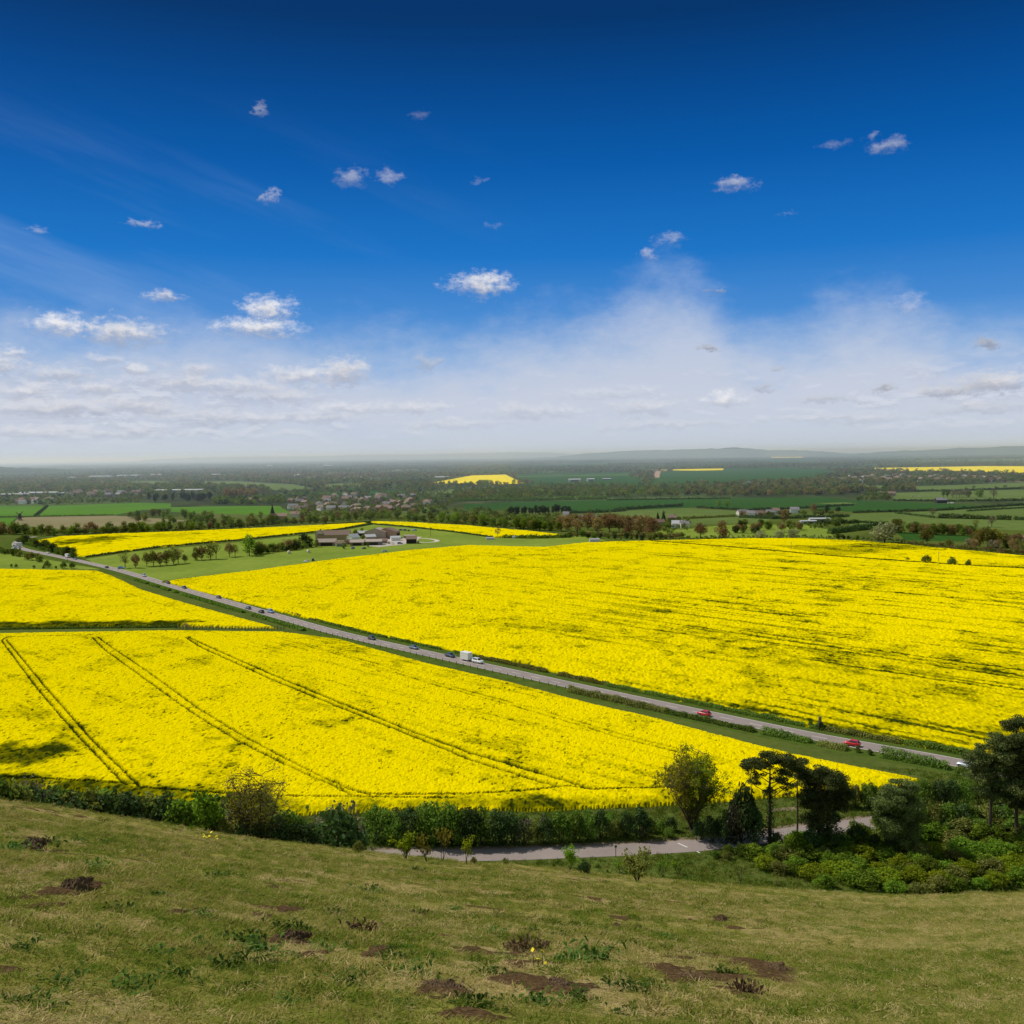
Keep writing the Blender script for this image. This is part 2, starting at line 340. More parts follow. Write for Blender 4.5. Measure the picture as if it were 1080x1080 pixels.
def build_ground():
    az = np.radians(np.concatenate([np.linspace(-88, -36, 90)[:-1], np.linspace(-36, 36, 620), np.linspace(36, 88, 90)[1:]]))
    r = np.concatenate([np.linspace(.6, 30, 190)[:-1], np.linspace(30, 100, 210)[:-1], np.linspace(100, 190, 40)[:-1], np.geomspace(190, 90000, 110)])
    A, Rr = np.meshgrid(az, r, indexing='ij'); x = Rr * np.sin(A); y = Rr * np.cos(A); z = ground(x, y)
    near = Rr < 110; soil = np.zeros(x.shape); dry = np.zeros(x.shape)
    s, d = ground_masks(x[near], y[near]); soil[near] = s; dry[near] = d
    z = z + np.where(near, soil * .05, 0)
    na, nr = x.shape; idx = np.arange(na * nr).reshape(na, nr)
    F = np.stack([idx[:-1, :-1], idx[1:, :-1], idx[1:, 1:], idx[:-1, 1:]], -1).reshape(-1, 4)[:, ::-1]
    m, nt, out = material('ground'); g = nt.new('ShaderNodeNewGeometry'); P = g.outputs['Position']
    at = nt.new('ShaderNodeAttribute', attribute_name='zone'); sep = nt.new('ShaderNodeSeparateColor'); nt.l.new(at.outputs['Color'], sep.inputs[0])
    soilf, dryf, hillf = sep.outputs
    a0 = nt.new('ShaderNodeAttribute', attribute_name='valley'); val = a0.outputs['Fac']
    # hill turf
    n1 = nt.noise(P, .22, 5, .6); n2 = nt.noise(P, 2.2, 5, .65); n3 = nt.noise(P, 14, 4, .7)
    t = nt.math('ADD', nt.math('MULTIPLY', n1, .45), nt.math('ADD', nt.math('MULTIPLY', n2, .35), nt.math('MULTIPLY', n3, .3)))
    turf = nt.ramp(t, [(.36, (.06, .1, .011)), (.5, (.155, .168, .026)), (.62, (.29, .24, .068)), (.75, (.45, .35, .15))])
    turf = nt.mix(nt.math('MULTIPLY', dryf, nt.mapr(n3, .3, .65)), turf, (.4, .27, .155, 1))
    soilc = nt.ramp(nt.noise(P, 16, 6, .8), [(.32, (.022, .014, .007)), (.5, (.085, .052, .025)), (.68, (.2, .13, .065))])
    turf = nt.mix(nt.mapr(nt.math('ADD', soilf, nt.math('MULTIPLY', nt.math('SUBTRACT', n3, .5), .5)), .35, .65), turf, soilc)
    # slope foot and valley grass
    v1 = nt.noise(P, .035, 5, .6); v2 = nt.noise(P, .5, 4, .6)
    vf = nt.math('ADD', nt.math('MULTIPLY', v1, .6), nt.math('MULTIPLY', v2, .4))
    grass = nt.ramp(vf, [(.3, (.05, .072, .014)), (.7, (.115, .145, .03))])
    # the far vale: mottled small fields, woods and hedges
    fp = nt.vmath('MULTIPLY', P, (1, .55, 0)); vo = nt.new('ShaderNodeTexVoronoi'); vo.inputs['Scale'].default_value = .0035; nt.l.new(fp, vo.inputs['Vector'])
    cellc = nt.new('ShaderNodeSeparateColor'); nt.l.new(vo.outputs['Color'], cellc.inputs[0])
    fieldc = nt.ramp(cellc.outputs[0], [(0, (.035, .055, .02)), (.35, (.06, .085, .03)), (.6, (.085, .125, .035)), (.82, (.06, .09, .03)), (.95, (.16, .14, .075))])
    woods = nt.mapr(nt.noise(nt.vmath('MULTIPLY', P, (1, .6, 0)), .0022, 8, .68), .43, .56)
    far = nt.mix(woods, fieldc, nt.ramp(nt.noise(P, .03, 4, .8), [(.3, (.018, .026, .012)), (.7, (.05, .058, .024))]))
    base = nt.mix(hillf, grass, turf); base = nt.mix(val, base, far)
    d = nt.new('ShaderNodeBsdfDiffuse'); nt.l.new(base, d.inputs[0])
    bp = nt.new('ShaderNodeBump'); bp.inputs['Strength'].default_value = .7; bp.inputs['Distance'].default_value = .08
    nt.l.new(nt.math('MULTIPLY', nt.math('ADD', n3, n2), hillf), bp.inputs['Height']); nt.l.new(bp.outputs[0], d.inputs['Normal'])
    nt.l.new(d.outputs[0], out.inputs[0])
    me = mk_mesh('ground', np.stack([x, y, z], -1).reshape(-1, 3), [F], m, None, True)
    c = me.color_attributes.new('zone', 'FLOAT_COLOR', 'POINT'); hill = 1 - smooth(95, 150, Rr + (fbm(x / 12, y / 12, 9) - .5) * 25)
    c.data.foreach_set('color', np.stack([soil, dry, hill, np.ones_like(soil)], -1).astype(np.float32).ravel())
    v = me.attributes.new('valley', 'FLOAT', 'POINT'); v.data.foreach_set('value', smooth(1150, 1500, Rr).astype(np.float32).ravel())
    tag(link('ground', me), kind='structure')
build_ground()

# distant hills on the skyline
def hill(u0, u1, dist, hs, mat, depth=3500):
    n = 90; m = 24; uu = np.linspace(u0, u1, n); V = []
    hh = np.interp(np.linspace(0, 1, n), np.linspace(0, 1, len(hs)), hs) + (fbm(uu / 9, uu * 0 + dist, 5) - .5) * max(hs) * .16
    for i, u in enumerate(uu):
        a = math.atan((u - 540) / FPX)
        for j in range(m):
            f = j / (m - 1); r = dist + depth * (f - .5)
            z = hh[i] * math.sin(math.pi * f) ** 1.3 - 1 + (vnoise(np.array(u / 6.), np.array(f * 9), 7) - .5) * hh[i] * .1
            V.append((r * math.sin(a), r * math.cos(a), float(z)))
    idx = np.arange(n * m).reshape(n, m)
    F = np.stack([idx[:-1, :-1], idx[1:, :-1], idx[1:, 1:], idx[:-1, 1:]], -1).reshape(-1, 4)[:, ::-1]
    return tag(link('hill', mk_mesh('hill', V, [F], mat, None, True)), kind='structure')
M['hill'] = field_mat('far_hill', (.03, .045, .02), (.085, .115, .04), .0035)
hill(-500, 70, 9000, [30, 90, 130, 118, 80, 30, 4], M['hill'], 2600)
hill(-300, 150, 6500, [10, 60, 80, 70, 52, 30, 12, 2], M['hill'], 1800)
hill(560, 920, 16000, [2, 40, 90, 112, 120, 128, 138, 90, 80, 40, 2], M['hill'], 3000)
hill(860, 1700, 14000, [2, 60, 95, 125, 140, 120, 150, 120, 90, 3], M['hill'], 3000)
hill(120, 640, 26000, [2, 90, 110, 95, 120, 110, 130, 120, 4], M['hill'], 5000)

# ------------------------------------------------------------------ grass fields, one flat sheet each
def sheet(name, px, mat, lift=None, kind='structure', label=None, cat=None):
    P = np.array([plane(*p) for p in px]); r = np.hypot(P[:, 0], P[:, 1]).mean(); z = lift if lift else .01 + r * 4e-5
    # subdivide the outline and roughen it a little
    Q = []
    for a, b in zip(P, np.roll(P, -1, 0)):
        n = max(1, min(30, int(np.linalg.norm(b - a) / (r * .012)))); 
        for i in range(n):
            q = a + (b - a) * i / n
            if i: q = q + np.array([RNG.normal(), RNG.normal() * 2, 0]) * r * .0004
            Q.append((q[0], q[1], z))
    o = link(name, mk_mesh(name, Q, [np.arange(len(Q))[None, :] if _area(Q) > 0 else np.arange(len(Q))[::-1][None, :]], mat)); tag(o, label, cat, None, kind); return o
def _area(Q): return sum(a[0] * b[1] - b[0] * a[1] for a, b in zip(Q, Q[1:] + Q[:1]))
FIELDS = [
 ('bright', [(37, 545), (50, 533.7), (148, 530.3), (180, 531), (180, 536), (150, 538), (120, 543.3)]), ('bright', [(180, 535), (227, 534), (295, 533.7), (307, 541.7), (267, 543), (225, 541.7), (180, 540)]),
 ('bright', [(-60, 534), (0, 534), (48, 533.7), (35, 544), (0, 545), (-60, 545)]), ('tan', [(20, 546), (36, 545.3), (120, 543.8), (200, 549), (170, 552), (100, 557), (60, 558), (12, 553)]),
 ('bright', [(-60, 547), (18, 546), (8, 554), (-60, 555)]), ('light', [(123, 511), (137, 508), (167, 507.5), (185, 510), (185, 512), (150, 512)]),
 ('light', [(203, 507.5), (247, 507.5), (310, 511), (330, 515), (297, 517.5), (273, 515), (230, 513)]), ('light', [(338, 511.5), (360, 510), (385, 510.5), (380, 513.5), (343, 515)]),
 ('deep', [(290, 520), (360, 518.7), (420, 517), (430, 521), (360, 522.5), (297, 521.7)]), ('light', [(-20, 502), (12, 503), (10, 504.5), (-20, 504)]),
 ('deep', [(543, 500), (670, 498), (680, 512), (640, 513), (547, 511)]), ('light', [(540, 502.3), (667, 500.2), (667, 501), (540, 503.2)]),
 ('deep', [(687, 510), (697, 498), (730, 495), (830, 493.5), (887, 497), (853, 507), (755, 511.7)]),
 ('deep', [(487, 532), (540, 529.7), (640, 527.5), (720, 526.7), (790, 525.3), (870, 524.2), (900, 528), (967, 530), (1050, 534), (993, 538), (900, 540), (850, 536.5), (787, 538), (735, 535), (657, 538), (633, 540), (602, 541), (590, 534.5), (540, 537.5), (493, 538.5)]),
 ('light', [(627, 526.2), (720, 524), (768, 524.3), (768, 525.3), (720, 526), (640, 527)]), ('light', [(627, 542), (660, 539), (720, 536), (775, 539), (792, 540), (770, 544), (737, 546.5), (720, 546.5), (690, 547), (660, 544)]),
 ('light', [(720, 548), (780, 545), (815, 547), (800, 552), (745, 553), (720, 556)]), ('pasture', [(690, 560), (777, 553), (850, 554), (877, 559), (878, 567), (777, 567), (690, 568)]),
 ('light', [(900, 542), (945, 541), (983, 547), (1080, 548), (1140, 550), (1140, 562), (1038, 558), (1017, 553), (950, 553), (917, 556.5), (880, 553)]), ('light', [(950, 541), (1017, 537.5), (1080, 533.5), (1140, 532), (1140, 546), (1080, 546), (1000, 544.5), (985, 544)]),
 ('deep', [(945, 561), (1027, 565), (1023, 571), (955, 570)]), ('light', [(963, 513), (1080, 509), (1140, 508), (1140, 513), (1080, 514), (1000, 517.5), (967, 517.5)]),
 ('light', [(942, 520), (993, 518), (1080, 516.3), (1140, 515), (1140, 528), (1080, 527), (1008, 528), (942, 527)]), ('pink', [(1057, 565.3), (1140, 564.5), (1140, 570), (1057, 569)]), ('pink', [(688, 497), (697, 497), (695, 504), (688, 503)]),
 ('light', [(860, 530.6), (890, 529.8), (905, 531), (880, 532)]), ('light', [(0, 519.2), (60, 520), (60, 521.2), (0, 521.2)]), ('light', [(385, 534.5), (430, 533.5), (470, 536), (445, 541), (400, 540)]),
 ('light', [(840, 513.5), (930, 512), (930, 515), (845, 516)]), ('light', [(430, 520.5), (480, 516), (520, 515.5), (470, 521)]), ('deep', [(360, 515.5), (430, 512.5), (445, 513.2), (365, 517)]),
 ('light', [(150, 520.5), (158, 523), (150, 524)]), ('deep', [(800, 485.5), (860, 485), (865, 487), (800, 487.5)]), ('deep', [(560, 490), (640, 489), (645, 491), (560, 491.6)]), ('light', [(960, 486), (1080, 484.5), (1080, 486), (960, 487.2)]), ('deep', [(920, 482.5), (1000, 481.5), (1000, 483), (920, 483.6)]),
]
for k, px in FIELDS: sheet('field', px, M[k])
FARRAPE = [([(447, 511), (497, 501.7), (533, 500.7), (552, 510), (517, 511.7), (477, 510)], 'yellow flowering field alone in the vale behind the village', .5),
           ([(913, 494), (1038, 491.8), (1080, 492), (1140, 492), (1140, 501), (1080, 500), (1028, 497.5), (1000, 496.7), (975, 497.5), (930, 496.5)], 'wide yellow flowering field on the skyline above the far village', .5),
           ([(46, 505), (62, 505), (62, 506.2), (46, 506.2)], 'tiny yellow flowering strip above the pale industrial sheds', .4), ([(813, 482.1), (848, 481.9), (848, 482.8), (813, 482.9)], 'thin yellow strip just under the long low skyline hill', .9),
           ([(690, 496), (720, 495), (763, 494.3), (763, 496), (735, 496.6)], 'thin yellow strip on the crest of the dark green rise', .6)]
for px, lab, lf in FARRAPE: sheet('rapeseed_crop', px, M['farrape'], lf + .3, 'stuff', lab, 'rapeseed crop')
sheet('pasture', [(90, 590), (140, 582), (260, 571), (360, 560), (395, 553), (480, 561), (530, 567), (613, 565), (640, 570), (560, 580), (490, 577), (360, 590), (172, 615), (140, 606), (112, 598)], M['pasture'])
sheet('pasture', [(-60, 583), (8, 584), (60, 592), (106, 600.5), (40, 600.5), (-60, 600)], M['pasture'])
sheet('farm_yard', [(378, 575), (392, 567), (425, 567), (445, 566), (440, 570), (425, 574.5), (400, 577)], M['concrete'], .09)

# ------------------------------------------------------------------ flowering rapeseed
def rape_mat():
    m, nt, out = material('rapeseed_bloom'); g = nt.new('ShaderNodeNewGeometry'); P = g.outputs['Position']
    b = nt.new('ShaderNodeAttribute', attribute_name='bloom').outputs['Fac']
    n = nt.noise(P, 1.3, 4, .75); n2 = nt.noise(P, .25, 3, .6)
    f = nt.math('ADD', b, nt.math('ADD', nt.math('MULTIPLY', nt.math('SUBTRACT', n, .5), .55), nt.math('MULTIPLY', nt.math('SUBTRACT', n2, .5), .35)))
    c = nt.ramp(f, [(.12, (.034, .045, .003)), (.38, (.19, .18, .001)), (.62, (.52, .435, .0005)), (.9, (.8, .645, .0003))])
    d = nt.new('ShaderNodeBsdfDiffuse'); nt.l.new(c, d.inputs[0]); t = nt.new('ShaderNodeBsdfTranslucent'); nt.l.new(c, t.inputs[0])
    mx = nt.new('ShaderNodeMixShader'); mx.inputs[0].default_value = .12; nt.l.new(d.outputs[0], mx.inputs[1]); nt.l.new(t.outputs[0], mx.inputs[2]); nt.l.new(mx.outputs[0], out.inputs[0]); return m
M['rape'] = rape_mat()
TRACKS = [[(2, 675.7), (40, 726.7), (83, 776.7), (133, 828)], [(7, 675), (50, 726.7), (97, 780), (150, 831.7)], [(2, 675.7), (8, 672), (97, 670)],
          [(98, 673), (110, 685), (147, 711.7), (200, 750), (253, 783), (296, 804), (344, 826), (373, 839)], [(103, 672), (118, 683), (157, 709), (210, 748), (263, 780), (305, 802), (353, 826), (387, 838)],
          [(197, 672.7), (213, 683), (287, 716.7), (360, 746.7), (427, 773), (493, 800), (560, 821.7), (590, 830)], [(200, 672), (218, 681), (293, 714), (360, 741.7), (427, 768), (493, 793), (560, 813), (620, 831)],
          [(360, 831), (393, 838), (493, 838), (560, 833.5), (590, 830), (604, 830), (627, 833), (693, 831), (760, 826)], [(147, 830.5), (233, 837), (300, 840), (380, 841), (480, 842)], [(-60, 816), (0, 818.5), (60, 822), (127, 826)]]
FAINT = [[(293, 673), (360, 691.7), (460, 723), (560, 750), (660, 780), (720, 795)], [(296, 672), (366, 691), (466, 721.5), (566, 748), (666, 777.5), (726, 792)]]
FAINT4 = [[(87, 608), (147, 630), (223, 653), (250, 660)]]
def w2(l): return [plane(*p, 1.0)[:2] for p in l]
def crop(label, px, cell, hgt, tracks=(), faint=(), sparse=None, streak=None, amp=.17, taper=True):
    P = [plane(*p, .6 * hgt)[:2] for p in px]; P = np.array(P)
    ang = math.radians(-40); ca, sa = math.cos(ang), math.sin(ang)
    Q = np.stack([P[:, 0] * ca - P[:, 1] * sa, P[:, 0] * sa + P[:, 1] * ca], 1)
    lo = Q.min(0) - cell; hi = Q.max(0) + cell
    gx, gy = np.meshgrid(np.arange(lo[0], hi[0], cell), np.arange(lo[1], hi[1], cell), indexing='ij')
    gx = gx + RNG.uniform(-.3, .3, gx.shape) * cell; gy = gy + RNG.uniform(-.3, .3, gy.shape) * cell
    x = gx * ca + gy * sa; y = -gx * sa + gy * ca
    ed = (fbm(x / 4, y / 4, 61) - .5) * 1.2
    ins = inpoly(x + ed, y + ed, P.tolist())
    # noise fields
    cl = vnoise(x / .8, y / .8, 2); cl2 = fbm(x / 5, y / 7, 4); big = fbm(x / 45, y / 60, 8, 4); gap = vnoise(x / .7, y / .7, 15); mid = fbm(x / 11, y / 15, 19, 3)
    bloom = 1.02 - .18 * smooth(.55, .9, cl) - .3 * smooth(.58, .78, cl2) * smooth(.42, .62, big) - .22 * smooth(.55, .75, mid)
    bloom -= .42 * smooth(.7, .92, gap) * smooth(.3, .6, mid)
    edge_d = np.full(x.shape, 99.0)
    if taper: edge_d = polydist(x, y, P.tolist() + [P[0].tolist()])
    z = hgt * (.35 + .65 * smooth(0, 3.5, edge_d)) + (cl - .5) * amp * 1.4 + (cl2 - .5) * amp * 1.2 + (RNG.random(x.shape) - .5) * amp * .9 - .22 * hgt * smooth(.8, .93, gap)
    if streak is not None:
        a, b = plane(*streak[0])[:2], plane(*streak[1])[:2]; d = (b - a) / np.linalg.norm(b - a)
        s = x * d[0] + y * d[1]; q = -x * d[1] + y * d[0]
        st = fbm(s / 46, q / 1.9, 71, 4); st2 = fbm(s / 150, q / 22, 77, 3)
        k = smooth(.46, .68, st) * smooth(.36, .6, st2)
        w = streak[2](x, y); bloom -= .62 * k * w; z -= .12 * hgt * k * w
    if sparse is not None: bloom -= sparse(x, y)
    for i_, l in enumerate(tracks):
        d = polydist(x, y, w2(l)); k = 1 - (smooth(.3, .8, d) if i_ in (5, 6) else smooth(.1, .42, d)); z = z * (1 - .85 * k); bloom -= k * .9
    for l in faint:
        d = polydist(x, y, w2(l)); k = (1 - smooth(.2, .6, d)) * smooth(.3, .5, vnoise(x / 4, y / 4, 30)); z = z * (1 - .45 * k); bloom -= k * .55
    f_ = ins[:-1, :-1] & ins[1:, :-1] & ins[1:, 1:] & ins[:-1, 1:]
    used = np.zeros(x.shape, int)
    for sl in ((slice(None, -1), slice(None, -1)), (slice(1, None), slice(None, -1)), (slice(1, None), slice(1, None)), (slice(None, -1), slice(1, None))): used[sl] += f_
    z = np.where(used == 4, z, .02); bloom = np.where(used == 4, bloom, .45)
    idx = np.cumsum((used > 0).ravel()).reshape(x.shape) - 1
    F = np.stack([idx[:-1, :-1], idx[1:, :-1], idx[1:, 1:], idx[:-1, 1:]], -1)[f_]
    keep = used > 0
    me = mk_mesh('rapeseed_crop', np.stack([x[keep], y[keep], z[keep] + .03], -1), [F], M['rape'], None, False)
    at = me.attributes.new('bloom', 'FLOAT', 'POINT'); at.data.foreach_set('value', bloom[keep].astype(np.float32))
    tag(link('rapeseed_crop', me), label, 'rapeseed crop', None, 'stuff')
def spot(u, v, ru, rv, s):
    c = plane(u, v); e = plane(u + ru, v); f = plane(u, v - rv); rx = abs(e[0] - c[0]); ry = np.hypot(*(f - c)[:2])
    return lambda x, y: s * (1 - smooth(.4, 1.1, np.hypot((x - c[0]) / rx, (y - c[1]) / ry) + (fbm(x / 6, y / 9, 90) - .5) * 1.3))
R5P = [(-250, 668), (0, 667.5), (187, 664.5), (300, 666), (360, 673.5), (450, 698), (540, 718.5), (630, 742), (680, 753), (720, 763.5), (828, 791), (900, 806), (972, 819.5), (955, 828), (860, 836), (780, 842), (693, 848), (560, 853), (450, 852), (310, 858), (233, 846), (150, 840), (60, 830), (0, 824), (-250, 800)]
s5a = spot(20, 800, 60, 16, .75); s5b = spot(-40, 828, 200, 10, .3)
e5 = [plane(*p)[:2] for p in R5P[15:]]
crop('bright yellow rapeseed with three pairs of wheel tracks below the road', R5P, .45, 1.25, TRACKS, FAINT,
     lambda x, y: s5a(x, y) + s5b(x, y) + .45 * (1 - smooth(0, 6, polydist(x, y, e5) + (fbm(x / 5, y / 5, 12) - .5) * 8)) * (1 - smooth(0, 45, x) * .6), ((620, 640), (1000, 690), lambda x, y: .35))
R1P = [(172, 613), (267, 601.5), (360, 588.7), (430, 580.5), (493, 575), (573, 577), (613, 572.5), (660, 570.8), (720, 569.5), (790, 567.8), (853, 567.8), (907, 570.5), (953, 574), (1080, 586), (1300, 606), (1500, 800), (1250, 858), (1100, 816), (1039, 797.5), (921, 777), (865, 767.5), (780, 749.5), (720, 738), (680, 730), (540, 698), (450, 680), (360, 660.5), (267, 637.5)]
R1D = [plane(*p)[:2] for p in [(690, 572), (760, 577.5), (880, 588), (960, 594), (1010, 597.5), (1130, 604)]]
def r1s(x, y):
    r = np.hypot(x, y); near = (1 - smooth(230, 480, r)) * smooth(-60, 120, x) * .25
    back = np.where(inpoly(x, y, [plane(*p)[:2] for p in [(760, 568), (853, 567), (1300, 600), (1300, 612), (1010, 597), (880, 588)]]), 1, 0) * smooth(.35, .6, fbm(x / 70, y / 40, 55)) * .38
    return near + back + .9 * (1 - smooth(1.2, 4, polydist(x, y, R1D)))
crop('huge yellow rapeseed expanse beyond the main road with dark streaks', R1P, .85, 1.25, (), (), r1s, ((600, 620), (1000, 668), lambda x, y: smooth(-120, 160, x) * (1 - .45 * smooth(420, 800, np.hypot(x, y)))), .3)
R4P = [(-250, 598), (0, 600), (34, 600.5), (106, 602), (120, 607), (140, 616), (153, 622), (200, 636), (233, 645), (297, 662), (187, 660), (0, 662.5), (-250, 664)]
bl = [plane(*p)[:2] for p in [(-250, 664), (0, 662.5), (100, 661), (187, 660)]]
crop('yellow rapeseed wedge between the fence line and the far pasture', R4P, .9, 1.2, (), FAINT4, lambda x, y: .75 * (1 - smooth(3, 12, polydist(x, y, bl) + (fbm(x / 5, y / 5, 12) - .5) * 12)), None, .25)
R2P = [(36, 570.5), (60, 566), (130, 562.5), (200, 560), (290, 556), (360, 552.5), (388, 551), (388, 552.3), (360, 557.7), (257, 569), (167, 577), (90, 587.3), (73, 585), (58, 577), (45, 573.6)]
s2 = spot(95, 571, 45, 4.5, .62); s2b = spot(180, 566, 40, 3, .3)
crop('yellow rapeseed with green bare patches beyond the row of trees', R2P, 1.8, 1.2, (), (), lambda x, y: s2(x, y) + s2b(x, y), None, .25)
R3P = [(386, 549.8), (430, 550.5), (493, 554), (560, 560), (597, 564), (560, 567.2), (520, 566.3), (477, 560.5), (430, 555.3), (394, 551.8)]
crop('narrow yellow rapeseed field curving behind the farm', R3P, 1.8, 1.2, (), (), None, None, .25)

# ------------------------------------------------------------------ roads, markings, tracks
def strip(name, Q, w, mat, z, kind='structure'):
    L, R_ = offset(Q, -w / 2), offset(Q, w / 2); n = len(Q); V = np.concatenate([np.c_[L, ground(L[:, 0], L[:, 1]) + z], np.c_[R_, ground(R_[:, 0], R_[:, 1]) + z]])
    i = np.arange(n - 1); F = np.stack([i, i + n, i + n + 1, i + 1], -1)
    if _area([tuple(V[k]) for k in F[0]]) < 0: F = F[:, ::-1]
    return tag(link(name, mk_mesh(name, V, [F], mat)), kind=kind)
strip('road', ROAD, 6.7, M['asphalt'], .06); strip('road', SLIP, 5.4, M['asphalt'], .05)
strip('verge', offset(ROAD, -6.4), 5.6, M['verge'], .02); strip('verge', offset(ROAD, 6.9), 6.8, M['verge'], .022)
M['dust'] = simple('dusty_edge', (.24, .18, .12), .95, 0, .3, .3)
strip('verge', offset(SLIP, -3.3), 1.6, M['dust'], .03)
def dashes(Q, on, off, w, z, off_x=0.0, lo=0, hi=1e9):
    Q = offset(resample(Q, 1.0), off_x); mb = MB(); i = int(lo); n = min(len(Q) - 2, hi)
    while i < n:
        j = min(int(i + on), len(Q) - 1); S = Q[i:j + 1:max(1, int(on))] if on < 8 else Q[i:j + 1]
        if len(S) >= 2:
            A, B = offset(S, -w / 2), offset(S, w / 2)
            for k in range(len(S) - 1): mb.add([(*A[k], z), (*B[k], z), (*B[k + 1], z), (*A[k + 1], z)], [(0, 1, 2, 3) if _area([tuple(A[k]), tuple(B[k]), tuple(B[k + 1])]) > 0 else (3, 2, 1, 0)])
        i += int(on + off)
    return mb
o = link('road_marking', dashes(ROAD, 4, 5, .16, .067).mesh('centre_dashes', M['paintwhite'])); tag(o, kind='structure')
mb = dashes(ROAD, 9999, 0, .13, .068, 3.0); mb2 = dashes(ROAD, 9999, 0, .13, .068, -3.0)
tag(link('road_marking', mb.mesh('edge_line', M['paintwhite'])), kind='structure'); tag(link('road_marking', mb2.mesh('edge_line', M['paintwhite'])), kind='structure')
mb = MB()
for (a, b) in (((590, 897.6), (596, 899.8)), ((596, 899.6), (603, 898.9)), ((612, 897.2), (617, 899)), ((606, 898.9), (618, 898)), ((715, 889.5), (738, 899.5)), ((762, 885.8), (775, 894.5))):
    hz = float(ground(*hit(*a)[:2])) + .005; p, q = hit(*a)[:2], hit(*b)[:2]; d = (q - p) / np.linalg.norm(q - p); n_ = np.array([-d[1], d[0]]) * .12
    mb.add([(*(p - n_), .058 + hz), (*(q - n_), .058 + hz), (*(q + n_), .058 + hz), (*(p + n_), .058 + hz)], [(0, 1, 2, 3)])
tag(link('road_marking', mb.mesh('bay_marks', M['paintwhite'])), kind='structure')
strip('track', resample([plane(*p) for p in [(425, 571), (450, 572.5), (461, 571.5), (462, 570), (455, 568.5), (440, 567.5)]], 3, 6), 4, M['track'], .1)
strip('track', resample([plane(*p) for p in [(812, 855), (822, 854), (833, 853), (843, 852)]], 3, 6), 1.6, M['dust'], .03)

# ------------------------------------------------------------------ foliage builders
def quads(C, N, S, rng, asp=.65):
    n = len(C); N = N / (np.linalg.norm(N, axis=1)[:, None] + 1e-9); a = rng.normal(size=(n, 3)); a -= (a * N).sum(1)[:, None] * N; a /= np.linalg.norm(a, axis=1)[:, None] + 1e-9
    b = np.cross(N, a); S = np.broadcast_to(S, (n,))[:, None]; a = a * S; b = b * S * asp
    V = np.stack([C - a, C - b * .9 + a * .1, C + a, C + b], 1).reshape(-1, 3); return V, np.arange(4 * n).reshape(n, 4)
def lobe_leaves(lobes, dens, size, rng, shell=.55, jit=.7):
    C = []; N = []
    for (cx, cy, cz, rx, ry, rz) in lobes:
        n = max(6, int(dens * (rx * ry + ry * rz + rx * rz) / 3 / size ** 2)); d = rng.normal(size=(n, 3)); d /= np.linalg.norm(d, axis=1)[:, None]
        k = shell + (1 - shell) * rng.random(n) ** .6; k *= 1 + rng.normal(size=n) * .06 + (rng.random(n) < .14) * rng.exponential(.17, n)
        C.append(np.array([cx, cy, cz]) + d * k[:, None] * np.array([rx, ry, rz])); N.append(d + rng.normal(size=(n, 3)) * jit)
    C = np.concatenate(C); N = np.concatenate(N); return C, N
def crown_mesh(name, lobes, dens, size, mat, seed, shell=.55, floor=0.0, jit=.7, unit=False):
    rng = np.random.default_rng(seed); C, N = lobe_leaves(lobes, dens, size, rng, shell, jit); k = C[:, 2] > floor; C, N = C[k], N[k]
    if unit: C[:, 2] /= np.percentile(C[:, 2], 99)
    V, F = quads(C, N, size * rng.uniform(.6, 1.3, len(C)), rng); return mk_mesh(name, V, [F], mat)
def branch(mb, tips, p, d, L, r, depth, rng, spread=.55, up=.25, kids=(2, 4), seg=4, taper=.55, short=.68):
    pts = [p]; dd = d.copy()
    for i in range(seg):
        dd = dd + rng.normal(size=3) * .13 + np.array([0, 0, up * .12]); dd /= np.linalg.norm(dd); pts.append(pts[-1] + dd * L / seg)
    rad = np.linspace(r, r * taper, seg + 1); mb.tube(pts, rad, 5 if r > .04 else 3, False)
    if depth == 0: tips.append((pts[-1], dd)); tips.append((pts[-2], dd)); return
    for k in range(rng.integers(kids[0], kids[1] + 1)):
        q = pts[rng.integers(max(1, seg - 2), seg + 1)]; nd = dd + rng.normal(size=3) * spread + np.array([0, 0, up]); nd /= np.linalg.norm(nd)
        branch(mb, tips, q, nd, L * short * rng.uniform(.75, 1.2), max(r * taper, .012), depth - 1, rng, spread, up, kids, max(2, seg - 1), taper, short)

# unit trees (1 m tall), scaled when placed
def round_lobes(rng, n=14, cz=.53, rx=.36, rz=.42, lr=.17):
    L = [(0, 0, cz, rx * .75, rx * .75, rz * .8)]
    for i in range(n):
        d = rng.normal(size=3); d /= np.linalg.norm(d); k = rng.uniform(.55, .85); q = lr * rng.uniform(.7, 1.35)
        L.append((d[0] * rx * k, d[1] * rx * k, cz + d[2] * rz * k, q, q, q * rng.uniform(.7, 1)))
    return L
def dome_lobes(rng, n=12, w=.55, lr=.24):
    L = [(0, 0, .32, w * .8, w * .8, .4)]
    for i in range(n):
        a = rng.uniform(0, 2 * math.pi); k = math.sqrt(rng.random()) * w * .85; q = lr * rng.uniform(.6, 1.3); z = (1 - (k / w) ** 2 * .75) * rng.uniform(.45, .8)
        L.append((k * math.cos(a), k * math.sin(a), z, q, q, q * .75))
    return L
def cone_lobes(rng, n=14, w=.2):
    return [(rng.normal() * .03, rng.normal() * .03, .12 + .84 * i / n, w * (1.02 - i / n) + .03, w * (1.02 - i / n) + .03, .09) for i in range(n)]
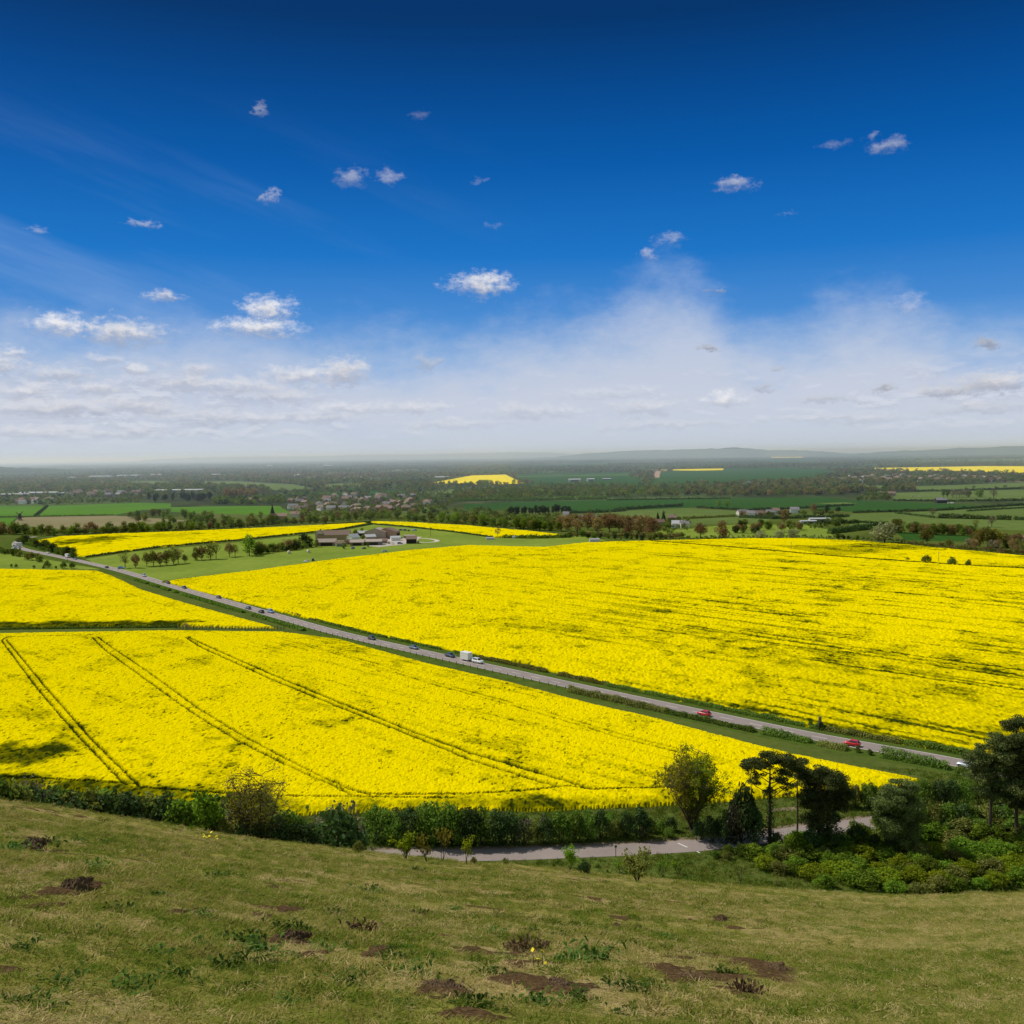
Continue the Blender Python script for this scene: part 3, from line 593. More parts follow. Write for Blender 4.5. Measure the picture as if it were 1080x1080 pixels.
def trunk_unit(h=.4, r=.025, seed=0):
    rng = np.random.default_rng(seed); mb = MB(); mb.tube([(0, 0, -.03), (.004, 0, h * .4), (-.006, .004, h)], [r * 1.25, r, r * .7], 6)
    for i in range(5):
        a = i * 1.3 + rng.random(); mb.tube([(0, 0, h * rng.uniform(.55, .95)), (.11 * math.cos(a), .11 * math.sin(a), h + .12), (.17 * math.cos(a), .17 * math.sin(a), h + .26)], [r * .5, r * .35, r * .15], 4)
    return mb.mesh('trunk', M['bark'])
TRUNKS = [trunk_unit(.42, .024, i) for i in range(3)]
_unit = {}
VM = {'fresh': leaf('far_fresh', (.1, .15, .02), (.27, .36, .05), .55, .12), 'green': leaf('far_green', (.075, .115, .024), (.2, .26, .055), .5, .12), 'olive': leaf('far_olive', (.11, .115, .032), (.28, .275, .08), .5, .12), 'brown': leaf('far_bronze', (.18, .12, .065), (.37, .25, .135), .45, .12),
      'dark': leaf('far_dark', (.022, .036, .018), (.06, .085, .035), .25, .12), 'pale': leaf('far_pale', (.22, .24, .14), (.42, .44, .28), .45, .12), 'bud': leaf('far_bud', (.16, .14, .03), (.36, .31, .07), .45, .12), 'grey': leaf('far_twiggy', (.16, .14, .1), (.32, .28, .2), .3, .12)}
def unit_crown(shape, sp, var):
    k = (shape, sp, var)
    if k not in _unit:
        rng = np.random.default_rng(abs(hash((shape, var))) % 99991 if False else sum(map(ord, shape)) * 31 + var * 7)
        if shape == 'round': L = round_lobes(rng); d, s = 3.6, .046
        elif shape == 'tall': L = round_lobes(rng, 12, .53, .22, .45, .13); d, s = 5.0, .036
        elif shape == 'wide': L = round_lobes(rng, 18, .46, .5, .44, .2); d, s = 3.6, .055
        elif shape == 'cone': L = cone_lobes(rng); d, s = 6.0, .035
        elif shape == 'thin': L = round_lobes(rng, 11, .6, .3, .36, .15); d, s = 1.9, .035
        else: L = dome_lobes(rng); d, s = 5.0, .055
        _unit[k] = crown_mesh('crown', L, d, s, VM[sp], rng.integers(1e6), .6, .02, .7, True)
    return _unit[k]
def mid_tree(p, h, shape, sp, label, group=None, wide=1.0, name='tree', cat='tree'):
    v = random.randrange(4); s = wide * random.uniform(.9, 1.12)
    t = thing(name, label, cat, p, random.uniform(0, 6.28), group, (h * s, h * s, h))
    link('trunk', TRUNKS[v % 3], t); link('crown', unit_crown(shape, sp, v), t); return t
def bush(p, h, sp, label, group=None, wide=1.0, name='bush', cat='bush'):
    o = link(name, unit_crown('dome', sp, random.randrange(4)), None, p); o.rotation_euler = (0, 0, random.uniform(0, 6.28)); s = wide * random.uniform(.9, 1.12); o.scale = (h * s, h * s, h)
    return tag(o, label, cat, group)

# ------------------------------------------------------------------ trees of the vale (individuals)
def along(px, n, jv=.6):
    P = np.array(px, float); L = np.concatenate([[0], np.cumsum(np.linalg.norm(np.diff(P, axis=0), axis=1))]); s = (np.arange(n) + RNG.uniform(.2, .8, n)) / n * L[-1]
    return [(np.interp(q, L, P[:, 0]), np.interp(q, L, P[:, 1]) + RNG.normal() * jv) for q in s]
def inside(px, n):
    P = np.array(px); out = []
    while len(out) < n:
        q = RNG.uniform(P.min(0), P.max(0))
        if inpoly(q[0], q[1], px): out.append(tuple(q))
    return out
def cluster(pts, h, shapes, sps, label, group, wide=1.0):
    for (u, v) in pts: mid_tree(plane(u, v), random.uniform(*h), random.choice(shapes), random.choice(sps), label, group, wide)
ordn = 0
row = [(132, 599, 13), (143, 599, 10.5), (155, 597.5, 11), (162, 597, 12), (169, 596.5, 10.5), (176, 596, 11.5), (183, 595, 13), (188, 594.5, 12.5), (195, 594, 7), (207, 591, 11), (213, 590.5, 11.5), (222, 590, 13), (228, 589.5, 13.5), (242, 587.5, 12.5), (248, 587, 10.5)]
for i, (u, v, h) in enumerate(row):
    mid_tree(plane(u, v), h * .85, random.choice(['round', 'thin', 'round']), ['olive', 'brown', 'olive'][i % 3], ('thin small' if h < 8 else 'olive brown') + ' tree on the pasture, %s of its row counted from the road' % ORD[i], 'row of trees on the pasture', .9)
for (u, v, h, sh, sp, lab) in [(263, 586, 19, 'round', 'fresh', 'tall pale green tree at the left end of the farm trees'), (276, 584, 9, 'wide', 'green', 'low spreading green tree beside the tall pale tree'), (322, 577, 13, 'wide', 'dark', 'dark broad evergreen against the gable of the long brick barn'),
                               (312, 580, 8, 'wide', 'dark', 'low dark evergreen left of the farm barn'), (478, 565, 0, 'round', 'brown', ''), (365, 576, 9, 'thin', 'grey', 'bare grey tree in front of the long brick barn'), (383, 571, 7, 'round', 'green', 'small round green tree among the farm sheds'),
                               (525, 567, 11, 'thin', 'brown', 'bare brown tree on the edge of the curved yellow field')]:
    if h: mid_tree(plane(u, v), h * .8, sh, sp, lab)
cluster(along([(270, 584), (290, 582), (305, 580), (316, 578)], 12), (5, 9), ['round', 'wide'], ['green', 'olive', 'green', 'brown'], 'leafy tree in the clump left of the farm buildings', 'trees left of the farm')
cluster(along([(-10, 563), (60, 564), (110, 562.5), (200, 559.5), (260, 556), (300, 553), (362, 549.5)], 46, .7), (7, 12), ['round', 'wide', 'round'], ['olive', 'green', 'green', 'brown', 'fresh'], 'tree in the line behind the patchy yellow field', 'trees behind the patchy yellow field')
cluster(inside([(122, 544), (180, 542), (300, 546), (350, 549), (345, 551), (200, 556), (150, 553)], 38), (6, 11), ['round', 'wide'], ['olive', 'green', 'green', 'fresh', 'olive'], 'tree in the mixed wood below the bright green fields', 'mixed wood below the green fields')
cluster(inside([(150, 527.5), (222, 525), (226, 529), (152, 530.5)], 26), (11, 14), ['tall', 'round'], ['dark'], 'dark conifer in the block below the long white shed', 'dark conifer block')
cluster(inside([(236, 524), (270, 522), (272, 526), (240, 527)], 16), (15, 19), ['round', 'tall'], ['brown'], 'tall bronze tree in the copse above the green field', 'bronze copse')
cluster(along([(362, 549.5), (400, 547.3), (470, 552), (530, 556.5), (592, 561)], 26, .5), (7, 12), ['round', 'wide'], ['fresh', 'green', 'olive', 'green'], 'green tree behind the curved yellow field', 'trees behind the curved yellow field')
for i, (u, v, h) in enumerate([(592, 560, 14), (599, 561, 15), (609, 562, 12), (620, 559, 15), (630, 563, 15), (643, 561, 14), (653, 561, 13), (663, 565, 13), (674, 564, 14), (687, 566, 16)]):
    mid_tree(plane(u, v), h * 1.02, 'round', 'brown', 'rounded bronze tree, %s from the left of the big bronze row' % ORD[i], 'row of bronze trees', 1.12)
cluster(along([(598, 555), (650, 556), (690, 560)], 15), (11, 14), ['round'], ['brown'], 'bronze tree standing behind the big bronze row', 'bronze trees behind the row')
cluster(along([(542, 557), (560, 558), (580, 560)], 9), (8, 11), ['round'], ['brown', 'olive', 'fresh'], 'bronze or green tree at the left end of the bronze row', 'trees left of the bronze row')
cluster(along([(538, 544.5), (560, 543), (585, 542.5), (602, 542)], 18, .4), (8.5, 12), ['tall', 'round'], ['dark'], 'dark conifer in the belt between bronze trees and green field', 'dark conifer belt')
cluster(along([(600, 566), (650, 568.5), (700, 569)], 16, .6), (3, 7), ['wide', 'cone'], ['green', 'dark', 'olive'], 'low dark tree at the feet of the bronze row', 'low trees under the bronze row')
for (u, v, h, sh, sp, lab) in [(739, 567.5, 13.5, 'round', 'brown', 'left of the two bronze trees standing alone at the field edge'), (762, 568.5, 16, 'round', 'brown', 'larger right of the two bronze trees standing alone at the field edge'), (694, 550, 10, 'cone', 'dark', 'dark pointed conifer above the right end of the bronze row'),
                               (700, 550.5, 12, 'cone', 'dark', 'taller dark conifer beside the red roofed cottage'), (802, 568.5, 7, 'wide', 'pale', 'small pale round willow left of the long willow'), (822, 568.5, 7.5, 'wide', 'pale', 'left half of the pale willow pair behind the yellow field'), (837, 568.5, 8.5, 'wide', 'pale', 'right half of the pale willow pair behind the yellow field'),
                               (858, 541.5, 12, 'round', 'brown', 'bronze tree beside dark conifers above the small cottages'), (872, 541, 9.5, 'round', 'dark', 'dark rounded conifer left of its smaller twin'), (884, 541, 7.5, 'round', 'dark', 'smaller dark rounded conifer on the field edge'), (827, 551, 14, 'round', 'brown', 'bronze tree among the small cottages in the vale'),
                               (933, 572.5, 16, 'wide', 'pale', 'broad pale willow mound behind the yellow field'), (947, 562, 13, 'wide', 'olive', 'dark olive tree just above the broad pale willow'), (978, 575, 14, 'round', 'olive', 'olive tree standing against the dark green strip'), (1033, 577, 14, 'round', 'bud', 'yellowish budding tree, left one at the right end of the vale'),
                               (1042, 577.5, 16, 'round', 'olive', 'olive tree between two yellowish budding trees'), (1051, 577.5, 14.5, 'round', 'bud', 'yellowish budding tree, right one near the bare earth patch'), (1046, 556, 11, 'thin', 'grey', 'bare grey tree above the yellowish budding trees'), (1029, 560, 11, 'thin', 'olive', 'thin tree at the right end of the willow hedge'),
                               (995, 524.5, 13, 'tall', 'green', 'left of two narrow poplars in the far meadows'), (999.5, 524.5, 13, 'tall', 'green', 'right of two narrow poplars in the far meadows'), (1022, 525, 12, 'round', 'olive', 'round tree at the end of the pale poplar line'), (1033, 524.5, 13, 'wide', 'fresh', 'broad fresh green tree in the far meadows'), (1048, 526.5, 16, 'thin', 'grey', 'bare grey tree in the far meadows'),
                               (984, 545.5, 10, 'thin', 'grey', 'bare tree at the left end of the long dark hedge'), (758, 537, 13, 'thin', 'fresh', 'thin pale tree on the edge of the deep green field'), (767, 537, 14, 'thin', 'fresh', 'taller thin pale tree on the edge of the deep green field'), (660, 546, 0, 'round', 'green', '')]:
    if h: mid_tree(plane(u, v), h * .93, sh, sp, lab, None, 1.35 if sp == 'pale' else 1.0)
cluster(along([(1003, 525), (1020, 525)], 7, .2), (11, 13), ['thin'], ['grey'], 'pale bare poplar in the short line in the far meadows', 'pale poplar line')
cluster(inside([(776, 556), (800, 555), (845, 556), (852, 559), (800, 564), (776, 563)], 20), (6, 9), ['round', 'wide'], ['green', 'olive', 'dark', 'brown'], 'tree in the dense clump behind the pale willows', 'dense clump behind the willows')
cluster(along([(957, 562), (985, 563.5), (1010, 564), (1027, 564.5)], 16, .5), (7, 10), ['round', 'wide'], ['green', 'olive', 'green', 'brown'], 'tree in the willow hedge above the dark green strip', 'tree hedge above the dark green strip')
cluster(inside([(1000, 577), (1080, 573), (1130, 578), (1130, 583), (1080, 583.5), (1040, 581), (1000, 578.5)], 26), (5, 9), ['wide', 'thin', 'round'], ['brown', 'grey', 'brown', 'olive'], 'brown scrubby tree beyond the right corner of the yellow field', 'brown scrub beyond the yellow field')
cluster(along([(20, 571), (32, 575), (45, 579), (60, 583), (72, 587), (80, 588.5)], 20, .7), (4.5, 8), ['wide', 'round'], ['dark', 'green', 'green'], 'dark tree in the belt above the far bend of the road', 'tree belt above the road bend')
cluster(along([(-10, 582), (12, 585), (30, 590), (45, 592)], 13, .6), (4, 6.5), ['wide', 'round'], ['green', 'olive'], 'tree on the near side of the far road bend', 'trees inside the road bend')
cluster(along([(880, 568), (905, 569.5)], 4, .3), (3, 5), ['wide'], ['green', 'dark'], 'small tree between the pale willows', 'small trees between willows')
bn = ['small dark bush, leftmost of the four on the right yellow field', 'largest round bush of the four on the right yellow field', 'round bush just right of the tall pole on the yellow field', 'rightmost small bush of the four on the yellow field']
for (u, v, h, w), lab in zip([(957.5, 592, 2.4, 1), (977, 595, 5.6, .95), (1004, 597, 5.6, .85), (1021, 598, 4.6, .8)], bn): bush(plane(u, v), h, 'green', lab, None, w)
for i, (u, v, h) in enumerate([(50, 599, 5), (67, 599.5, 4.4), (76, 599.5, 4.2), (12, 598.5, 2.5), (17, 598.5, 2.5), (36, 599.5, 2.2), (59, 599.8, 2), (46, 600, 2.2)]):
    bush(plane(u, v), h, 'green', '%s dark bush on the edge of the left pasture, %s in height order' % ('bigger' if i < 3 else 'tiny', ORD[i]), 'bushes on the left pasture edge', .8)
bt = mid_tree(plane(196.5, 666), 3.6, 'thin', 'grey', 'little bare tree on the fence line between two left yellow fields')

# ------------------------------------------------------------------ hedges
def hedge(Q, h, w, size, mat, label, dens=1.0, gap=.0, group=None, seed=1, name='hedge'):
    rng = np.random.default_rng(seed); Q = resample(Q, .6); z0 = ground(Q[:, 0], Q[:, 1]); n = len(Q)
    s = np.arange(n) * .6; top = h * (.55 + .8 * fbm(s / 3.5, s * 0, seed, 3)); op = fbm(s / 6, s * 0 + 5, seed + 4, 2) > gap
    m = max(2, int(.6 * dens * 2.6 * (2 * h + w) / size ** 2 * .55)); C = []; N = []
    t = np.gradient(Q, axis=0); t /= np.linalg.norm(t, axis=1)[:, None]; nn = np.stack([-t[:, 1], t[:, 0]], 1)
    for k in range(m):
        a = rng.uniform(-.2, math.pi + .2, n); rr = rng.uniform(.6, 1.05, n); lat = np.cos(a) * w / 2 * rr; up = np.maximum(.06, np.sin(a)) * top * rr
        p = Q + nn * lat[:, None] + t * rng.uniform(-.5, .5, n)[:, None]
        c = np.c_[p, z0 + up]; d = np.c_[nn * np.cos(a)[:, None], np.sin(a)] + rng.normal(size=(n, 3)) * .5; C.append(c[op]); N.append(d[op])
    C = np.concatenate(C); N = np.concatenate(N); V, F = quads(C, N, size * rng.uniform(.6, 1.3, len(C)), rng)
    o = link(name, mk_mesh(name, V - np.array([*Q[0], z0[0]]), [F], mat), None, (*Q[0], z0[0])); return tag(o, label, 'hedge', group)
def road_part(u0, u1, off):
    Q = offset(ROAD, off); 
    def near(u, v=None):
        a = math.atan((u - 540) / FPX); return int(np.argmin(np.abs(np.arctan2(Q[:, 0], Q[:, 1]) - a) + (Q[:, 1] < 0) * 9))
    i, j = sorted((near(u0), near(u1))); return Q[i:j + 1]
# which side of the road faces the camera: ROAD runs away from the right, so the camera lies to its left
NEAR, FAR = -1, 1
for i, (u0, u1, off, h, w, gp, lab) in enumerate([
    (596, 700, NEAR * 6.4, 1.9, 2.2, .1, 'clipped hedge on the near roadside, left stretch starting where the posts end'), (704, 800, NEAR * 6.4, 1.4, 2.2, .12, 'near roadside hedge beside the smaller red car'), (804, 858, NEAR * 6.0, 1.7, 2.6, .1, 'near roadside hedge leading up to the larger red car'),
    (866, 893, NEAR * 6.2, 1.7, 2.8, .05, 'thick short hedge right below the larger red car'), (930, 1006, NEAR * 6.2, 2.3, 2.6, .08, 'near roadside hedge left of the open silver car'), (1012, 1050, NEAR * 6.6, 1.8, 2.4, .1, 'last near roadside hedge below the open silver car'),
    (505, 640, FAR * 7.6, 1.3, 2.0, .35, 'low broken hedge on the far roadside beyond the white trailer'), (640, 760, FAR * 7.2, 1.3, 1.8, .25, 'low far roadside hedge opposite the smaller red car'), (760, 862, FAR * 7.0, 1.4, 1.8, .2, 'low far roadside hedge ending at the dark sign'), (868, 960, FAR * 7.0, 1.6, 2.0, .25, 'far roadside hedge right of the dark sign'), (960, 1060, FAR * 7.2, 1.4, 2.0, .15, 'far roadside hedge behind the open silver car'),
    (330, 505, FAR * 7.8, 1.0, 1.6, .35, 'thin low hedge on the far roadside left of the white trailer'), (180, 330, FAR * 7.5, .9, 1.5, .25, 'thin low hedge on the far roadside along the distant traffic'), (140, 318, NEAR * 8, 1.5, 2.6, .32, 'scrubby hedge on the near roadside along the distant traffic')]):
    hedge(road_part(u0, u1, off), h, w, .2 if u0 > 480 else .3, M['green'] if i % 3 else M['olive'], lab, 1.0, gp, 'roadside hedges', 40 + i)
for i, (u, h, off) in enumerate([(901, 1.5, -6.2), (912, 1.2, -6.2), (920, 1.4, -6.4), (868, 2.0, 7), (858, 1.6, 7.4)]):
    q = road_part(u, u + 4, off * 1.0)[0]; bush((*q, 0), h, 'green', ['round bush alone below the larger red car', 'smallest bush between two near roadside hedges', 'low bush left of the long near hedge', 'dark bush at the foot of the dark sign', 'bush just left of the dark sign'][i], None, .9)
FH = [([(90, 588), (167, 577.6), (257, 569.6), (360, 558.4), (392, 553)], 1.6, 'dark', 'dark hedge along the near edge of the patchy yellow field'), ([(392, 553), (430, 556), (477, 561.2), (520, 567)], 1.6, 'dark', 'dark hedge along the near edge of the curved yellow field'), ([(340, 553.5), (395, 550.5), (388, 551.6)], 1.5, 'dark', 'short dark hedge between two yellow fields behind the farm'),
      ([(530, 567.4), (560, 568), (600, 567)], 3.0, 'green', 'bushy hedge below the end of the curved yellow field'), ([(-60, 664.6), (0, 664), (90, 662.8), (187, 661.8)], 1.0, 'verge', 'low grassy hedge between the two left yellow fields'), ([(172, 614.4), (267, 603), (340, 593)], 1.0, 'olive', 'low hedge on the far edge of the huge yellow field'),
      ([(990, 546.5), (1010, 547), (1066, 548.5)], 4.5, 'dark', 'thick dark hedge across the right meadows'), ([(1070, 548.5), (1110, 549)], 4, 'dark', 'dark hedge at the right end of the right meadows'), ([(650, 538.6), (690, 535.5), (720, 534)], 4, 'dark', 'hedge rising between deep and light green fields'), ([(900, 541), (993, 538.6), (1050, 534.6), (1085, 532.6)], 3, 'dark', 'long hedge below the deep green field on the right'),
      ([(640, 527.6), (720, 526.6), (770, 526)], 3, 'dark', 'dark hedge above the deep green field'), ([(735, 535.6), (787, 538.5), (850, 536), (900, 533)], 2.6, 'dark', 'thin hedge through the deep green field'), ([(600, 541.5), (640, 540.5), (660, 539)], 4, 'dark', 'hedge from the conifer belt to the light field'), ([(37, 545), (50, 533.8)], 3.0, 'dark', 'hedge between two bright green fields on the left'),
      ([(0, 545.5), (36, 545), (120, 543.6)], 1.8, 'green', 'hedge between bright green and tan fields'), ([(900, 556), (933, 554), (936, 552.5), (900, 551)], 2.5, 'dark', 'looping dark hedge round a small meadow in the vale'), ([(945, 541.5), (985, 546)], 2.2, 'dark', 'hedge slanting between two light meadows'), ([(870, 553), (905, 552)], 4, 'dark', 'dark hedge left of the small meadow'),
      ([(780, 546), (815, 547.5), (870, 546), (895, 545)], 3.5, 'dark', 'hedge along the small cottages in the vale'), ([(942, 528.5), (1008, 529), (1085, 528)], 3, 'dark', 'dark hedge below the far poplars'), ([(963, 518.3), (1000, 518.4), (1085, 515.2)], 3.5, 'dark', 'dark hedge above the far poplars'), ([(875, 563), (900, 560), (918, 558)], 5, 'dark', 'tall dark hedge left of the broad pale willow'), ([(720, 547.3), (780, 544.6)], 3, 'olive', 'hedge below the light field in mid vale'),
      ([(1020, 539.5), (1060, 537), (1100, 535)], 2.2, 'dark', 'thin hedge crossing the upper right meadows'), ([(700, 574), (760, 578.5), (880, 589), (960, 595), (1010, 598.5)], .8, 'olive', 'low dark hedge line across the top of the huge yellow field'), ([(480, 528.5), (560, 528), (640, 526.5)], 6, 'green', 'tall hedge on the top edge of the deep green field')]
for i, (px, h, mt, lab) in enumerate(FH):
    P = [plane(*p) for p in px]; r = np.mean([np.hypot(p[0], p[1]) for p in P]); hedge(P, h, h * 1.0 + .6, max(.32, r * .00065), M[mt if mt != 'verge' else 'green'], lab, .8, .12, 'field hedges', 80 + i)

# ------------------------------------------------------------------ near trees and scrub
def put(t, o): o.parent = t; return o
def hero_open(u, r, vtop, width, label, leafmats, seed, budn, leafsize, base_v=880):
    """Multi-stemmed open-crowned tree: fanned limbs, fine twigs, a thin scatter of young leaves."""
    p = hit(u, base_v) if r == 'hit' else at_range(u, r, base_v); h = top_height(u, p, vtop); rng = np.random.default_rng(seed); mb = MB(); tips = []
    rx = h * .5 * width; cz = h * .53; rz = h * .47; E = np.array([rx, rx, rz])
    def env(k0=.2, k1=1.0):
        d = rng.normal(size=3); d /= np.linalg.norm(d); d[2] = abs(d[2]) if rng.random() < .72 else d[2] * .8; return np.array([0, 0, cz]) + d * E * rng.uniform(k0, k1) ** .6
    def curve(a, b, up, r0, r1, n=6):
        m = (a + b) / 2 + np.array([0, 0, up]) + rng.normal(size=3) * .02 * h; t = np.linspace(0, 1, n)[:, None]; q = a * (1 - t) ** 2 + 2 * m * t * (1 - t) + b * t * t; q[1:-1] += rng.normal(size=(n - 2, 3)) * .006 * h; mb.tube(q, np.linspace(r0, r1, n), 6 if r0 > .05 else 3, False); return q
    for k in range(10):
        a = k * 2.4 + rng.random() * .8; q0 = np.array([math.cos(a), math.sin(a), 0]) * .02 * h + np.array([0, 0, -.3]); end = env(.8, 1); end[2] = max(end[2], h * rng.uniform(.5, .75))
        st = curve(q0, end, h * .05, h * .013 * rng.uniform(.7, 1.2), .018, 9)
        for b in range(12):
            p0 = st[rng.integers(1, 9)]; e = env(.3, 1); e = p0 + (e - p0) * min(1, .42 * h / (np.linalg.norm(e - p0) + 1e-6)); e[2] = max(e[2], p0[2] - .02 * h, h * .34); br = curve(p0, e, .03 * h, h * .0042, .022, 5)
            for w_ in range(6):
                p1 = br[rng.integers(1, 5)]; d = (e - p0) / (np.linalg.norm(e - p0) + 1e-6) + rng.normal(size=3) * .6 + np.array([0, 0, .35]); tw = curve(p1, p1 + d / np.linalg.norm(d) * h * rng.uniform(.06, .15), .0, .016 if r == 85 else .024, .009 if r == 85 else .014, 3); tips += [(tw[-1], d), (tw[1], d)]
    t = thing('tree', label, 'tree', p)
    zs = max(tp[0][2] for tp in tips); 
    me = mb.mesh('limbs', M['bark']); link('trunk', me, t)
    C = np.array([tp[0] for tp in tips]); n = len(C)
    groups = [[] for _ in leafmats]
    for i in range(budn):
        c = C[rng.integers(n)] + rng.normal(size=3) * .22; c = c * (1 - .04 * rng.random())
        w = leafmats[0] if len(leafmats) == 1 else (leafmats[1] if c[0] + rng.normal() * .9 > -.8 and c[2] > h * .12 else leafmats[0])
        groups[leafmats.index(w)].append(c)
    V = []; F = []; mi = []; off_ = 0
    for gi, g in enumerate(groups):
        if not g: continue
        g = np.array(g); v, f = quads(g, rng.normal(size=(len(g), 3)), leafsize * rng.uniform(.6, 1.3, len(g)), rng); V.append(v); F.append(f + off_); off_ += len(v); mi += [gi] * len(f)
    link('crown', mk_mesh('crown', np.concatenate(V), [np.concatenate(F)], [M[m] for m in leafmats], mi), t)
    s = h / zs; t.scale = (s * .97, s * .97, s); return t
hero_open(271, 85, 804, 1.0, 'bare budding tree with many fanned stems, above the hillside at left', ['bud'], 3, 5200, .078)
hero_open(731, 'hit', 791, 1.0, 'open tree, brown twigs left and fresh leaves right, beside the slip road', ['bud', 'limes'], 8, 24000, .165, 877)
def pine(u, r, vtop, pads, trunk, label, seed, ivy=(), base_v=893, lean=0.0, dens=5.5, size=.13):
    """pads: (dx px, v px, half width px, half height px) of foliage; px at this range are turned into metres."""
    p = hit(u, base_v); r = math.hypot(p[0], p[1]); h = top_height(u, p, vtop); rng = np.random.default_rng(seed); m = r / FPX * 1.12
    zof = lambda v: top_height(u, p, v)
    t = thing('pine_tree', label, 'tree', p); mb = MB()
    tr = [(0, 0, -.5), (lean * .3, 0, h * .35), (lean * .6, .2, h * .65), (lean, 0, h * .93)]; mb.tube(tr, [trunk, trunk * .8, trunk * .6, trunk * .25], 8)
    L = []
    for (dx, v, hw, hh) in pads:
        z = zof(v); y = rng.normal() * hw * m * .55
        c = np.array([dx * m, y, z]); zz = max(h * .3, z - abs(dx) * m * .45 - .4); f = min(1, zz / (h * .93)); s0 = np.array([lean * f, 0, zz]); mid = (s0 + c) / 2 + np.array([0, 0, -.15]) + rng.normal(size=3) * .15
        mb.tube([s0, mid, c], [trunk * .32, trunk * .22, .05], 5)
        hw = hw * 1.2
        for k in range(max(6, int(hw * hh / 4))):
            a = rng.uniform(0, 6.28); q = math.sqrt(rng.random()); rr = rng.uniform(.5, .85) * max(hw * .5, hh) * m
            e = (c[0] + math.cos(a) * q * hw * m * .8, c[1] + math.sin(a) * q * hw * m * .8, c[2] + rng.normal() * hh * m * .5)
            L.append((*e, rr * 1.3, rr * 1.3, rr * .66)); mb.tube([c, (c + np.array(e)) / 2 + [0, 0, -.1], e], [.05, .04, .02], 3)
    link('trunk', mb.mesh('trunk', M['bark']), t); link('crown', crown_mesh('crown', L, dens, size, M['pine'], seed, .35, .2, 1.2), t)
    if ivy:
        IL = [(lean * .5 + dx * m, 0, zof(v), hw * m, hw * m, hh * m) for (dx, v, hw, hh) in ivy]
        link('ivy', crown_mesh('ivy', IL, 5, .12, M['dark'], seed + 1, .7, .05), t)
    return t
pine(812, 168, 797, [(-22, 803, 9, 4), (-8, 806, 10, 4), (6, 801, 12, 4), (20, 805, 11, 4.5), (-2, 799, 8, 3), (24, 812, 8, 4), (10, 815, 9, 4), (-13, 817, 8, 3), (-16, 827, 7, 3), (12, 824, 8, 3), (-3, 832, 6, 2.5), (17, 832, 6, 2.5), (28, 819, 5, 3)], .34,
     'flat topped pine with tiered branches and ivy covered trunk by the slip road', 31, [(0, 848, 3.6, 12), (0, 868, 4.2, 14), (1, 886, 4.6, 10), (-1, 838, 2.6, 8)])
pine(863, 166, 808, [(0, 812, 9, 5), (9, 818, 11, 6), (-10, 819, 8, 5), (18, 826, 10, 6), (0, 829, 13, 7), (-9, 838, 9, 6), (26, 838, 9, 5), (12, 842, 12, 7), (-2, 850, 12, 7), (20, 852, 9, 5), (6, 860, 11, 6), (-6, 866, 10, 6)], .38,
     'bushy pine with low dark branches, right of the flat topped pine', 35, [(2, 868, 9, 10), (0, 882, 10, 9), (10, 858, 7, 7)], 893, .4)
pine(841, 176, 812, [(-3, 818, 6, 4), (4, 822, 6, 3), (-6, 826, 6, 3), (2, 815, 4, 3), (5, 833, 5, 2.5), (-8, 836, 5, 2)], .2, 'slender pine with bare trunk between the flat topped and bushy pines', 39, (), 880)
pine(947, 163, 821, [(0, 825, 6, 4), (-6, 830, 8, 5), (7, 829, 7, 5), (-10, 838, 9, 6), (9, 838, 9, 6), (0, 836, 10, 6), (-13, 848, 9, 6), (13, 850, 9, 6), (0, 848, 12, 7), (-8, 862, 12, 8), (10, 864, 11, 8), (0, 874, 14, 8)], .36,
     'dense dark conical pine thick with ivy, alone at the scrub edge', 43, [(2, 842, 8, 12), (1, 860, 10, 14), (1, 878, 12, 13), (0, 890, 14, 8)], 900)
pine(1043, 142, 775, [(6, 779, 8, 5), (16, 784, 10, 6), (-6, 792, 8, 5), (8, 795, 11, 6), (-12, 803, 9, 6), (4, 808, 12, 6), (18, 805, 10, 6), (-14, 817, 9, 5), (0, 822, 12, 6), (16, 822, 11, 6), (-8, 832, 9, 4), (12, 836, 10, 4)], .34,
     'tall pine with leaning pale trunk at the right edge of the scrub', 47, (), 886, .9)
pine(1072, 150, 757, [(-6, 764, 8, 5), (4, 760, 9, 4), (12, 768, 12, 6), (-2, 776, 11, 6), (14, 784, 12, 7), (-8, 790, 9, 6), (4, 798, 13, 7), (18, 805, 12, 7), (-4, 812, 12, 6), (10, 822, 13, 7), (-6, 830, 9, 5), (14, 840, 12, 6), (0, 850, 9, 5)], .36, 'tallest pine at the right edge, crown cut by the frame', 51, (), 884, -.3)
pine(1096, 156, 770, [(-6, 778, 9, 6), (6, 784, 12, 7), (-10, 800, 11, 7), (4, 812, 13, 7), (-8, 828, 11, 6)], .36, 'pine half outside the frame behind the tallest pine', 53, (), 880)

